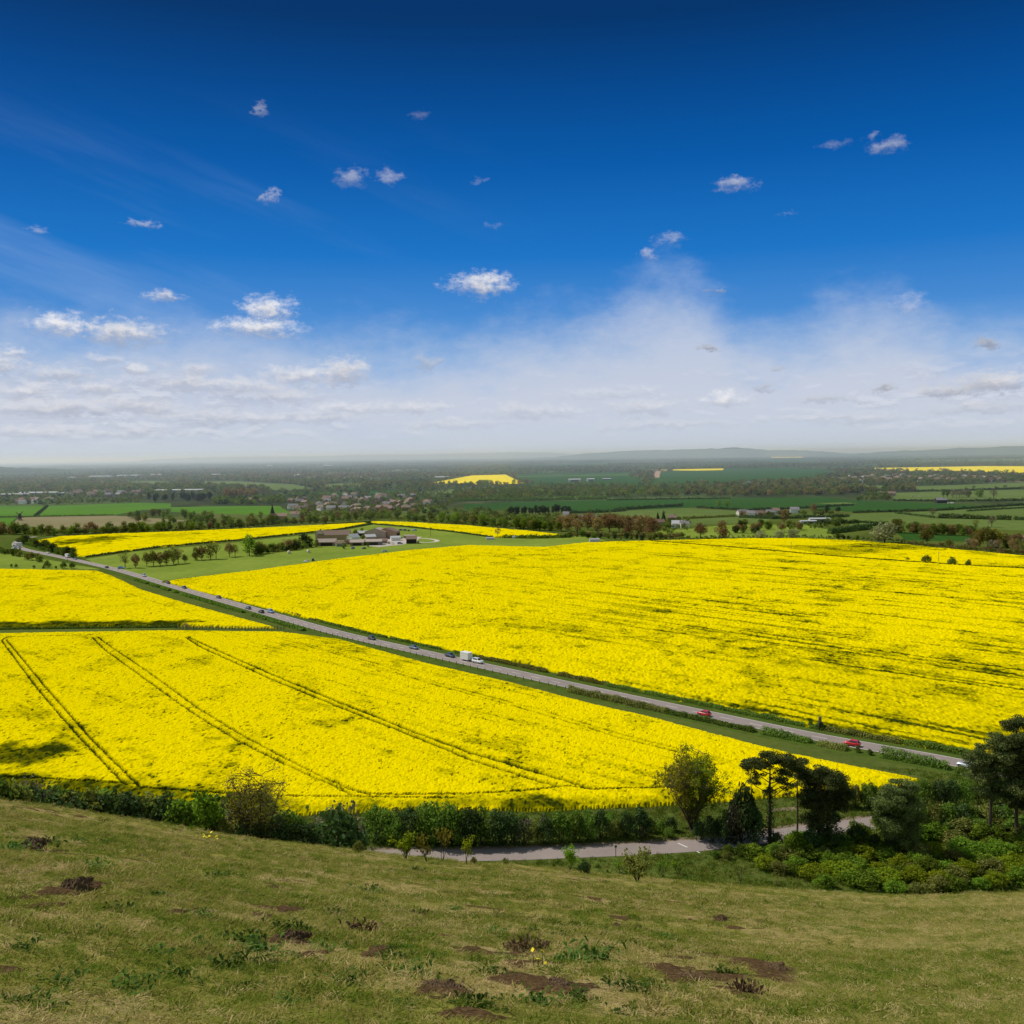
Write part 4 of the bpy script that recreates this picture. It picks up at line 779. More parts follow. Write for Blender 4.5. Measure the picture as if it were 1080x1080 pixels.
def scrub(name, lobes, dens, size, mat, seed, stems=True):
    rng = np.random.default_rng(seed); C, N = lobe_leaves(lobes, dens, size, rng, .5, .8); k = C[:, 2] > .02; C[:, 2] /= np.percentile(C[:, 2], 98.5); V, F = quads(C[k], N[k], size * rng.uniform(.5, 1.35, k.sum()), rng)
    mi = [0] * len(F)
    if stems:
        mb = MB()
        for i in range(7):
            a = rng.uniform(0, 6.28); q = rng.uniform(.15, .42); mb.tube([(.03 * math.cos(a), .03 * math.sin(a), -.04), (.5 * q * math.cos(a), .5 * q * math.sin(a), .35), (q * math.cos(a), q * math.sin(a), .8)], [.02, .015, .006], 3, False)
        sv = np.concatenate(mb.V); sf = np.array(mb.P[4]) + len(V); V = np.concatenate([V, sv]); mi += [1] * len(sf); F = np.concatenate([F, sf])
    return mk_mesh(name, V, [F], [mat, M['bark']], mi)
SCR = {}
for sp in ('fresh', 'green', 'olive', 'dark', 'bud', 'limes', 'grey'):
    for v in range(4):
        rng = np.random.default_rng(500 + v); SCR[sp, v] = scrub('bush', dome_lobes(rng, 20, .55, .17), 5.5 if sp != 'grey' else 2.2, .042, M[sp], 900 + v)
def near_bush(p, h, sp, label, group=None, wide=1.0, name='bush', cat='bush'):
    o = link(name, SCR[sp, random.randrange(4)], None, p); o.rotation_euler = (random.uniform(-.06, .06), random.uniform(-.06, .06), random.uniform(0, 6.28)); s = wide * random.uniform(.92, 1.1); o.scale = (h * s, h * s * random.uniform(.9, 1.1), h); return tag(o, label, cat, group)
# bushes standing just over the brow at left: (u, range, top row, species, width, label)
for (u, r, vt, sp, w, lab) in [(-14, 80.0, 815, 'green', 1.0, 'low bush cut by the left frame edge'), (14, 81.0, 826, 'olive', .8, 'small olive bush near the left end of the brow'), (30, 83.0, 822, 'grey', .6, 'twiggy bare bush left of the dark bush on the brow'), (48, 82.0, 832, 'dark', 1.2, 'dark low bush on the brow below the left wheel track'), (66, 84.0, 834, 'green', 1.0, 'green bush directly below the left pair of wheel tracks'),
                               (82, 83.0, 838, 'olive', 1.0, 'olive bush right of the left wheel tracks'), (100, 85.0, 837, 'green', 1.0, 'green bush between wheel tracks and the dark brow bush'), (122, 84.0, 834, 'dark', 1.0, 'taller dark bush at mid left on the brow'), (138, 85.0, 842, 'olive', 1.1, 'yellowish bush beside the taller dark bush'), (156, 85.0, 844, 'green', 1.0, 'green bush between yellowish bush and dark thorn'), (172, 84.0, 842, 'dark', .9, 'dark thorn left of the big round bush'),
                               (205, 83.0, 838, 'fresh', .95, 'big round leafy bush left of the bare budding tree'), (186, 83.0, 848, 'green', 1.0, 'low bush at the left foot of the big round bush'), (226, 83.0, 858, 'olive', .9, 'low olive bush between big round bush and budding tree'), (244, 86.0, 850, 'grey', .9, 'twiggy bush at the left foot of the budding tree'), (258, 84.0, 868, 'dark', .8, 'dark undergrowth bush at the foot of the budding tree'), (284, 85.0, 862, 'dark', .9, 'dark ivy bush at the right foot of the budding tree'),
                               (300, 87.0, 858, 'green', .9, 'green bush right of the budding tree'), (318, 83.0, 868, 'dark', 1.1, 'dark rounded bush right of the budding tree'), (312, 82.5, 878, 'dark', 1.0, 'low dark bush in front of the dark rounded bush'), (332, 82.5, 878, 'dark', .8, 'lowest dark bush left of the slender sapling'), (345, 128.0, 860, 'dark', .9, 'dark thorn tree behind the slender sapling'), (352, 150.0, 856, 'grey', .9, 'grey twiggy bush behind the dark thorn'), (240, 140.0, 846, 'olive', 1.2, 'olive bush partly behind the budding tree'), (215, 150.0, 842, 'green', 1.0, 'green bush behind the big round leafy bush')]:
    p = at_range(u, r, vt); near_bush(p, max(.8, top_height(u, p, vt)), sp, lab, 'bushes along the brow', w)
# thorn hedge along the far side of the slip road
for i, (u, vb, vt, sp, w) in enumerate([(372, 882, 854, 'olive', .8), (386, 884, 860, 'grey', .8), (400, 887, 850, 'green', .85), (416, 889, 853, 'green', .8), (431, 889, 847, 'dark', .75), (446, 890, 846, 'green', .75), (462, 890.5, 846, 'green', .8), (478, 890.5, 848, 'green', .75), (495, 891, 847, 'dark', .75), (509, 891, 849, 'green', .75), (525, 891, 850, 'dark', .75),
                                          (540, 891, 855, 'dark', .8), (553, 890, 862, 'grey', .9), (566, 890, 866, 'olive', .9), (578, 889, 858, 'dark', .8), (592, 889, 856, 'green', .8), (606, 887, 853, 'green', .75), (620, 886, 852, 'green', .75), (634, 884, 849, 'dark', .6), (648, 884, 858, 'olive', .8), (662, 883, 852, 'dark', .6), (676, 884, 850, 'dark', .75), (680, 882, 868, 'grey', 1.1), (697, 880, 862, 'green', .8),
                                          (705, 884, 872, 'green', 1.1), (752, 888, 858, 'dark', .8), (738, 886, 862, 'dark', .8), (766, 889, 850, 'dark', .7), (782, 889, 823, 'dark', .48), (775, 890, 840, 'grey', .6), (796, 892, 848, 'dark', .6)]):
    p = hit(u, vb); near_bush(p, max(1., top_height(u, p, vt) * random.uniform(.78, .95)), sp, 'thorn bush beyond the slip road, %s of %s' % ((ORD + ['twenty first', 'twenty second', 'twenty third', 'twenty fourth', 'twenty fifth', 'twenty sixth', 'twenty seventh', 'twenty eighth', 'twenty ninth', 'thirtieth', 'thirty first'])[i], 'the belt from the left'), 'thorn belt beside the slip road', w)
for i in range(16):   # a second, looser line behind it
    u = 375 + i * 22 + random.uniform(-6, 6); p = hit(u, 878 + random.uniform(-3, 2)); near_bush(p, random.uniform(2.5, 4.2), random.choice(['green', 'olive', 'dark', 'grey']), 'bush behind the thorn belt along the bottom edge of the yellow field', 'bushes behind the thorn belt', .9)
# hedge trees beyond the slip road at right
for i, (u, vb, vt, sp, w) in enumerate([(888, 850, 826, 'dark', .7), (902, 851, 828, 'olive', .7), (917, 852, 826, 'green', .7), (975, 853, 822, 'green', .7), (990, 854, 824, 'dark', .75), (1004, 853, 823, 'dark', .7), (1018, 852, 824, 'green', .7), (962, 850, 828, 'olive', .8), (1031, 848, 826, 'green', .7), (1046, 850, 826, 'dark', .8), (1060, 850, 828, 'dark', .8), (1075, 850, 826, 'green', .8), (930, 851, 832, 'olive', .8)]):
    p = hit(u, vb); near_bush(p, top_height(u, p, vt), sp, 'dark hedgerow tree between the yellow field tip and the scrub, %s from the left' % ORD[sorted([888, 902, 917, 975, 990, 1004, 1018, 962, 1031, 1046, 1060, 1075, 930]).index(u)], 'hedgerow behind the scrub', w)
# fresh scrub covering the slope at right
SCRUB = []
for i in range(1500):
    u = random.uniform(790, 1120); v = random.uniform(868, 944)
    lowv = np.interp(u, [780, 815, 860, 920, 960, 1000, 1040, 1120], [905, 922, 936, 940, 946, 944, 938, 936]); topv = np.interp(u, [780, 815, 850, 900, 960, 1010, 1060, 1120], [905, 905, 896, 886, 868, 864, 862, 862])
    if not topv < v < lowv or any(abs(u - a) < 15 and abs(v - b) < 6.5 for a, b in SCRUB): continue
    SCRUB.append((u, v))
SCRUB.sort(key=lambda q: q[1])
for (u, v) in SCRUB:
    p = hit(u, v); fr = v > 900; sp = random.choice(['fresh', 'limes', 'fresh', 'fresh', 'limes', 'olive'] if fr else ['fresh', 'green', 'olive', 'fresh', 'olive']); h = random.uniform(1.7, 2.9) if fr else random.uniform(2.0, 3.4)
    near_bush(p, h, sp, 'fresh green scrub bush in the thicket covering the slope at lower right' if fr else 'olive green scrub bush on the upper part of the thicket under the pines', 'scrub thicket, lower part' if fr else 'scrub thicket, upper part', 1.75)
for (u, v, h, sp, w, lab) in [(782, 903, 2.2, 'green', 1.1, 'low bush left of the flat topped pine trunk'), (768, 900, 1.6, 'fresh', 1.2, 'small fresh bush by the slip road shadow'), (797, 905, 2.4, 'green', 1.1, 'bush at the foot of the flat topped pine'), (838, 905, 4.6, 'fresh', .8, 'tall fresh green bush below the slender pine'), (822, 908, 3.2, 'green', .9, 'green bush right of the flat topped pine foot'), (855, 900, 4.2, 'dark', .9, 'dark bush at the foot of the bushy pine'),
                              (880, 895, 4.4, 'dark', .9, 'dark bush below the bushy pine by the slip road'), (903, 893, 3.8, 'dark', .9, 'dark bush left of the dense conical pine'), (925, 898, 3, 'dark', .9, 'low dark bush at the left foot of the conical pine'), (816, 918, 1.5, 'olive', 1.1, 'olive bush at the left tip of the thicket'), (755, 905, 1.2, 'green', 1.2, 'low scrubby bush near the end of the slip road shadow'), (820, 896, 3.0, 'dark', .9, 'dark bush hiding the pine base on its right'), (768, 906, 1.3, 'olive', 1.2, 'olive tuft of scrub in front of the slip road')]:
    p = hit(u, v); near_bush(p, h, sp, lab, 'bushes around the pines', w)
for i, (u, v, h, sp) in enumerate([(930, 879, 4.2, 'green'), (944, 878, 4.6, 'green'), (957, 877, 5.0, 'dark'), (970, 876, 4.6, 'green'), (984, 875, 4.6, 'olive'), (997, 874, 4.8, 'green'), (1011, 873, 4.6, 'dark'), (1025, 873, 4.4, 'green'), (1040, 872, 4.2, 'olive'), (1056, 872, 4.2, 'green')]):
    near_bush(hit(u, v), h, sp, 'tall bush hiding the lane behind the thicket, %s from the dense conical pine' % ORD[i], 'tall bushes along the lane', .95)
# saplings and shrubs on the brow in front of the slip road
def sapling(u, v, vtop, label, sp, seed, lean=.1, n=4, leaves=260, size=.07, r=None):
    p = hit(u, v) if r is None else at_range(u, r, v); h = max(.5, top_height(u, p, vtop)); rng = np.random.default_rng(seed); mb = MB(); tips = []
    for k in range(n):
        a = rng.uniform(0, 6.28); d = np.array([lean * math.cos(a), lean * math.sin(a), 1]); branch(mb, tips, np.array([0, 0, -.1]), d / np.linalg.norm(d), h * .5, .016 * h * .5 + .008, 2, rng, .4, .45, (2, 3), 4, .6, .6)
    t = thing('sapling', label, 'sapling', p); link('stem', mb.mesh('stem', M['bark']), t); C = np.array([q[0] for q in tips]); zs = C[:, 2].max()
    c = C[rng.integers(len(C), size=leaves)] + rng.normal(size=(leaves, 3)) * h * .05; V, F = quads(c, rng.normal(size=(leaves, 3)), size * rng.uniform(.6, 1.4, leaves), rng)
    link('foliage', mk_mesh('foliage', V, [F], M[sp]), t); t.scale = (h / zs,) * 3; return t
sapling(366, 896, 852, 'slender thin leaved sapling on the brow at the left end of the slip road', 'olive', 1, .12, 5, 420, .075)
sapling(428, 906, 880, 'bushy bright green sapling in front of the slip road', 'limes', 2, .3, 7, 700, .075); sapling(450, 909, 881, 'yellowish leaning sapling, left stem of a pair', 'bud', 3, .35, 3, 240, .075)
sapling(466, 909, 877, 'yellowish leaning sapling, right stem of a pair', 'bud', 4, .4, 3, 240, .075); sapling(492, 912, 881, 'thin upright bright sapling in mid slip road', 'limes', 5, .15, 3, 280, .075)
sapling(601, 921, 892, 'upright leafy sapling in front of the parking bay marks', 'fresh', 6, .15, 4, 480, .08); sapling(672, 930, 897, 'broad twiggy hawthorn shrub on the slope below the slip road', 'olive', 7, .5, 9, 900, .085)
sapling(700, 926, 905, 'young shrub right of the twiggy hawthorn', 'fresh', 8, .4, 6, 500, .08); sapling(655, 922, 905, 'small shrub left of the twiggy hawthorn', 'fresh', 9, .4, 5, 380, .08)
sapling(781, 932, 909, 'young upright sapling on the meadow beside the thicket', 'olive', 10, .2, 4, 420, .08); sapling(716, 922, 908, 'low young shrub nearest the dark tree shadow', 'fresh', 11, .5, 5, 380, .08)
for (u, v, h, sp, lab) in [(617, 921, 1.0, 'dark', 'dark low bush right of the upright leafy sapling'), (630, 915, .7, 'green', 'tiny green bush below the little signpost'), (640, 920, .5, 'olive', 'tiny olive bush on the slope'), (500, 911, .5, 'olive', 'olive tuft by the thin upright sapling'), (533, 912, .5, 'olive', 'dry tuft at the slip road edge'), (820, 935, 1.0, 'olive', 'small olive bush at the lower tip of the thicket'), (584, 914, .6, 'green', 'tiny bush left of the upright leafy sapling'), (378, 900, .8, 'olive', 'low olive bush right of the slender sapling')]:
    near_bush(hit(u, v), h, sp, lab, 'small bushes on the brow', 1.1)

# ------------------------------------------------------------------ turf, weeds and molehills on the hillside
def gn_scatter(name, pts, rot, scl, idx, sources, label, cat, kind='stuff'):
    me = bpy.data.meshes.new(name); me.vertices.add(len(pts)); me.vertices.foreach_set('co', np.asarray(pts, np.float32).ravel())
    for nm, ty, arr in (('rot', 'FLOAT_VECTOR', rot), ('scl', 'FLOAT_VECTOR', scl), ('pick', 'INT', idx)):
        a = me.attributes.new(nm, ty, 'POINT'); a.data.foreach_set('vector' if ty == 'FLOAT_VECTOR' else 'value', np.asarray(arr, np.int32 if ty == 'INT' else np.float32).ravel())
    me.update(); o = link(name, me); tag(o, label, cat, None, kind)
    ng = bpy.data.node_groups.new(name, 'GeometryNodeTree'); ng.interface.new_socket('Geometry', in_out='INPUT', socket_type='NodeSocketGeometry'); ng.interface.new_socket('Geometry', in_out='OUTPUT', socket_type='NodeSocketGeometry')
    i = ng.nodes.new('NodeGroupInput'); ou = ng.nodes.new('NodeGroupOutput'); ip = ng.nodes.new('GeometryNodeInstanceOnPoints'); j = ng.nodes.new('GeometryNodeJoinGeometry')
    for s in reversed(sources):
        q = ng.nodes.new('GeometryNodeObjectInfo'); q.inputs['Object'].default_value = s; q.inputs['As Instance'].default_value = True; ng.links.new(q.outputs['Geometry'], j.inputs[0])
    def attr(nm, ty):
        n = ng.nodes.new('GeometryNodeInputNamedAttribute'); n.data_type = ty; n.inputs['Name'].default_value = nm; return n.outputs['Attribute']
    ng.links.new(i.outputs[0], ip.inputs['Points']); ng.links.new(j.outputs[0], ip.inputs['Instance']); ip.inputs['Pick Instance'].default_value = True
    ng.links.new(attr('pick', 'INT'), ip.inputs['Instance Index']); ng.links.new(attr('rot', 'FLOAT_VECTOR'), ip.inputs['Rotation']); ng.links.new(attr('scl', 'FLOAT_VECTOR'), ip.inputs['Scale'])
    ng.links.new(ip.outputs[0], ou.inputs[0]); md = o.modifiers.new('scatter', 'NODES'); md.node_group = ng; return o
def grass_mat(name='turf_blades', dryness=0.0):
    m, nt, out = material(name); g = nt.new('ShaderNodeNewGeometry'); P = g.outputs['Position']; oi = nt.new('ShaderNodeObjectInfo')
    n1 = nt.noise(P, .25, 4, .6); n2 = nt.noise(P, 1.6, 3, .6)
    t = nt.math('ADD', nt.math('ADD', nt.math('MULTIPLY', n1, .5), nt.math('MULTIPLY', n2, .4)), nt.math('ADD', nt.math('MULTIPLY', g.outputs['Random Per Island'], .12), nt.math('MULTIPLY_ADD', oi.outputs['Random'], .22, -.1 + dryness)))
    c = nt.ramp(t, [(.34, (.06, .125, .009)), (.48, (.16, .2, .024)), (.62, (.29, .25, .066)), (.76, (.48, .38, .17))])
    d = nt.new('ShaderNodeBsdfDiffuse'); tr = nt.new('ShaderNodeBsdfTranslucent'); nt.l.new(c, d.inputs[0]); nt.l.new(c, tr.inputs[0]); mx = nt.new('ShaderNodeMixShader'); mx.inputs[0].default_value = .35
    nt.l.new(d.outputs[0], mx.inputs[1]); nt.l.new(tr.outputs[0], mx.inputs[2]); nt.l.new(mx.outputs[0], out.inputs[0]); return m
M['turf'] = grass_mat(); M['straw'] = grass_mat('straw_blades', .22); M['rank'] = grass_mat('rank_blades', -.1)
def tuft(seed, n, spread, hgt, lean, mat, w=.0085):
    rng = np.random.default_rng(seed); V = []; F = []; T = []
    for i in range(n):
        a = rng.uniform(0, 6.28); q = math.sqrt(rng.random()) * spread; b = np.array([q * math.cos(a), q * math.sin(a), -.02]); h = hgt * rng.uniform(.45, 1.2); d = np.array([rng.normal() * lean, rng.normal() * lean, 1.0]); d /= np.linalg.norm(d)
        s = np.array([math.cos(a + 1.5), math.sin(a + 1.5), 0]) * w * rng.uniform(.6, 1.3); mid = b + d * h * .55; tip = b + d * h + np.array([d[0], d[1], -.3]) * h * .35; k = len(V)
        V += [b - s, b + s, mid + s * .7, mid - s * .7, tip]; F.append((k, k + 1, k + 2, k + 3)); T.append((k + 3, k + 2, k + 4))
    return bpy.data.objects.new('grass_tuft', mk_mesh('grass_tuft', V, [np.array(F), np.array(T)], mat))
def turf():
    src = [tuft(1, 60, .2, .13, .6, M['turf']), tuft(2, 56, .22, .1, .7, M['turf']), tuft(3, 50, .2, .16, .55, M['turf']), tuft(4, 36, .22, .15, .75, M['straw']), tuft(5, 60, .16, .2, .4, M['turf'], .01)]
    n1, n2, n3 = 34000, 34000, 28000
    az = np.radians(RNG.uniform(-44, 44, n1 + n2 + n3)); r = np.concatenate([np.sqrt(RNG.uniform(4.5 ** 2, 22 ** 2, n1)), np.sqrt(RNG.uniform(20 ** 2, 50 ** 2, n2)), np.sqrt(RNG.uniform(48 ** 2, 105 ** 2, n3))])
    x = r * np.sin(az); y = r * np.cos(az); soil, dry = ground_masks(x, y); z = ground(x, y)
    keep = (soil < .2 + .35 * RNG.random(len(x))) & (RNG.random(len(x)) > dry * .8) ; x, y, z, r, dry = x[keep], y[keep], z[keep], r[keep], dry[keep]; n = len(x)
    base = np.interp(r, [4, 20, 50, 100], [.55, .8, 1.25, 1.7]); clump = smooth(.55, .75, fbm(x / 1.8, y / 1.8, 101)); s = base * RNG.uniform(.6, 1.25, n) * (1 + .35 * clump)
    hz = s * RNG.uniform(.55, 1.0, n) * np.interp(r, [4, 30, 100], [.4, .45, .42]) * (1 - .4 * smooth(.22, .36, x / np.maximum(y, 1)))
    idx = np.where(RNG.random(n) < .05 + .45 * dry, 3, np.where(clump > .6, RNG.choice([0, 4], n), RNG.integers(0, 3, n)))
    gn_scatter('grass', np.stack([x, y, z], -1), np.stack([RNG.normal(0, .12, n), RNG.normal(0, .12, n), RNG.uniform(0, 6.28, n)], -1), np.stack([s, s, hz], -1), idx, src, 'rough olive downland grass on the hillside in front', 'grass')
turf()
def valley_grass():
    src = [tuft(11, 30, .5, .22, .5, M['rank'], .03), tuft(12, 30, .5, .3, .5, M['rank'], .03), tuft(13, 22, .4, .3, .6, M['turf'], .03)]
    n = 52000; az = np.radians(RNG.uniform(-36, 36, n)); r = np.sqrt(RNG.uniform(100 ** 2, 235 ** 2, n)); x = r * np.sin(az); y = r * np.cos(az)
    k = (polydist(x, y, SLIP[::4].tolist()) > 3.3) & (polydist(x, y, ROAD[:160:4].tolist()) > 4.3) & ~inpoly(x, y, [plane(*p)[:2] for p in R5P]) & ~inpoly(x, y, [plane(*p)[:2] for p in R1P])
    x, y = x[k], y[k]; n = len(x); s = RNG.uniform(1.0, 2.0, n) * (.7 + .6 * fbm(x / 6, y / 6, 140)); hz = s * RNG.uniform(.6, 1.1, n)
    gn_scatter('grass', np.stack([x, y, ground(x, y)], -1), np.stack([RNG.normal(0, .1, n), RNG.normal(0, .1, n), RNG.uniform(0, 6.28, n)], -1), np.stack([s, s, hz], -1), np.where(RNG.random(n) < .12, 2, RNG.integers(0, 2, n)), src, 'rank grass on the verges and valley floor below the hill', 'grass')
valley_grass()
def rosette(seed, mat, n=120, ln=.13):
    rng = np.random.default_rng(seed); V = [np.array([0, 0, -.03])]; F = []; T = []
    for i in range(n):
        c = np.array([rng.normal() * .16, rng.normal() * .16, 0]); a = rng.uniform(0, 6.28); e = rng.uniform(.15, 1.1); L = ln * rng.uniform(.5, 1.2); d = np.array([math.cos(a) * math.cos(e), math.sin(a) * math.cos(e), math.sin(e)]); s = np.array([-math.sin(a), math.cos(a), 0]) * L * .2
        k = len(V); m1 = c + d * L * .5 + np.array([0, 0, .02]); tp = c + d * L - np.array([0, 0, L * .18]); V += [c, m1 + s, tp, m1 - s, c + s * .3]; F.append((k, k + 1, k + 2, k + 3)); T.append((0, k, k + 4))
    return mk_mesh('weed', V, [np.array(F), np.array(T)], mat)
WD = [rosette(i, M['weed']) for i in range(3)]; WDD = [rosette(9 + i, M['deadleaf'], 80, .15) for i in range(2)]
for i, (u, v, s, lab) in enumerate([(622, 1012, 1.5, 'largest green weed rosette, right of the middle dirt patches'), (600, 1016, 1.0, 'smaller green weed left of the largest rosette'), (640, 1006, .9, 'small weed at the upper right of the largest rosette'), (292, 983, 1.1, 'green weeds above the round dark dirt patch'), (318, 985, .9, 'weed at the right top of the round dirt patch'), (254, 997, 1.1, 'dark green weed left of the round dirt patch'), (268, 1008, 1.2, 'broad weed below the left side of the round dirt patch'),
                                    (235, 1022, 1.0, 'weed lower left of the round dirt patch'), (206, 968, .8, 'weed beside the pale dry strip at left centre'), (120, 961, .8, 'weed left of the pale dry strip'), (45, 890, 1.6, 'weed growing on the dirt bank at far left'), (82, 887, 1.0, 'bright weed right of the dirt bank'), (8, 897, 1.4, 'weed at the left frame edge on the dirt bank'), (440, 920, 1.6, 'bright weed below the bushy bright sapling'), (388, 940, 1.3, 'dark thistle on the open turf below the slip road'), (108, 889, 1.0, 'weed near the top of the slope at left'),
                                    (222, 928, 1.2, 'weed below the yellow flowers'), (520, 1030, .8, 'weed above the large bare patch'), (432, 1030, .9, 'weed left of the large bare patch'), (500, 1062, .8, 'weed below the large bare patch'), (690, 1046, .8, 'dark weed left of the right bare patches'), (655, 1045, .9, 'weed between the two right bare patches'), (560, 985, .8, 'weed on the turf above the dandelion'), (95, 917, 1.2, 'bright clump of weeds right of the left dirt'), (20, 1002, .6, 'small weed low at the left'), (160, 1008, .8, 'weed on the plain turf at lower left')]):
    o = link('weed', WD[i % 3], None, hit(u, v)); o.scale = (s * .9,) * 3; o.rotation_euler = (0, 0, i * 1.7); tag(o, lab, 'weed', 'green weeds in the turf')
for i, (u, v) in enumerate([(340, 1003), (275, 1018), (305, 1012), (415, 1012), (455, 1012), (530, 1012), (565, 1060), (610, 1058), (420, 1062), (360, 1040), (180, 1035), (130, 1045), (60, 1040), (30, 1060), (230, 990), (165, 945), (350, 965), (480, 960), (560, 955), (620, 965), (700, 990), (740, 1010), (770, 1030), (660, 1070), (300, 1060), (255, 1045), (90, 985), (205, 1000), (520, 985), (590, 990)]):
    o = link('weed', WD[i % 3], None, hit(u, v)); q = random.uniform(.45, .8); o.scale = (q, q, q * .8); o.rotation_euler = (0, 0, i * 1.3); tag(o, 'small low green weed scattered in the middle and left turf', 'weed', 'small weeds scattered in the turf')
for i, (u, v, s, lab) in enumerate([(553, 1004, 1.1, 'dead brown weed at the left of the largest green rosette'), (378, 983, 1.2, 'dead brown stalky weed right of the round dirt patch'), (552, 999, .9, 'withered brown leaves above the middle dirt'), (440, 967, .9, 'brown dead thistle high on the turf'), (570, 1001, .8, 'brown dead weed nearest the dandelion'), (790, 1048, .9, 'dark withered weed beside the right bare patch')]):
    o = link('weed', WDD[i % 2], None, hit(u, v)); o.scale = (s * .8, s * .8, s * 1.3); o.rotation_euler = (0, 0, i * 2.1); tag(o, lab, 'weed', 'dead brown weeds')
def mound(seed, r, h):
    rng = np.random.default_rng(seed); n = 44; g = np.linspace(-1.25, 1.25, n); x, y = np.meshgrid(g, g, indexing='ij'); a = np.arctan2(y, x)
    edge = 1 + .16 * np.sin(2 * a + seed) + .12 * np.sin(5 * a + 2 * seed) + .1 * np.sin(9 * a + seed) + rng.normal(size=x.shape) * .06; q = np.hypot(x, y) / edge
    z = h * np.clip(1 - q * q, 0, 1) ** .8 * (.6 + .8 * fbm(x * 3 + seed, y * 3, seed, 3)) + rng.random(x.shape) * h * .28 * (q < 1) - .02
    idx = np.arange(n * n).reshape(n, n); F = np.stack([idx[:-1, :-1], idx[1:, :-1], idx[1:, 1:], idx[:-1, 1:]], -1).reshape(-1, 4); V = np.stack([x * r, y * r, z], -1).reshape(-1, 3); F = F[q.ravel()[F].max(1) < 1.02]
    C = []; 
    for k in range(90):      # loose crumbs of earth
        t = rng.uniform(0, 6.28); d = r * rng.uniform(.2, 1.5); c = np.array([d * math.cos(t), d * math.sin(t), max(0, h * (1 - (d / r) ** 2)) * .8 + .01]); e = rng.uniform(.008, .03) * (r / .32)
        C.append(c + rng.normal(size=(4, 3)) * e)
    C = np.concatenate(C); k = len(V) + np.arange(0, len(C), 4)[:, None]; T = np.concatenate([k + [0, 1, 2], k + [0, 2, 3], k + [0, 3, 1], k + [1, 3, 2]])
    return mk_mesh('molehill', np.concatenate([V, C]), [F, T], M['soil'])
MND = [mound(i, .32, .16) for i in range(3)]
for i, (u, v, s, lab) in enumerate([(650, 981, 1.0, 'small molehill, left of a pair on the middle turf'), (672, 983, .9, 'small molehill, right of a pair on the middle turf'), (760, 971, 1.0, 'single molehill on the right part of the turf'), (306, 994, 1.1, 'dark molehill on the round dirt patch'), (468, 1046, 1.0, 'broad low molehill on the large bare patch'), (588, 1044, .9, 'molehill on the dirt right of the large bare patch'), (818, 1023, .9, 'molehill on the rightmost bare patch'), (728, 1034, 1.0, 'molehill on the bare patch left of the rightmost one'), (32, 897, 1.8, 'dark crumbly heap on the dirt bank at far left'), (78, 939, 1.3, 'dark heap on the bare dirt at left')]):
    o = link('molehill', MND[i % 3], None, hit(u, v)); o.scale = (s * .8, s * .7, s * (.4 if v > 1000 else .75)); o.rotation_euler = (0, 0, i * 2.2); tag(o, lab, 'molehill', 'molehills in the turf')
def flowers(u, v, n, spread, label, size):
    p = hit(u, v); rng = np.random.default_rng(int(u)); C = np.c_[rng.normal(size=(n, 2)) * spread, rng.uniform(.08, .3, n)]; V, F = quads(C, np.c_[rng.normal(size=(n, 2)) * .4, np.ones(n)], size, rng, .9); t = thing('wildflower', label, 'wildflower', p)
    link('blossom', mk_mesh('blossom', V, [F], M['flower']), t); mb = MB()
    for c in C: mb.tube([(c[0] * .8, c[1] * .8, -.03), tuple(c)], [.006, .004], 3, False)
    link('stem', mb.mesh('stem', M['weed']), t)
flowers(220, 887, 16, .22, 'patch of yellow flowers on the slope below the big round bush', .09); flowers(569, 1021, 5, .04, 'single yellow dandelion beside the middle dirt', .035)

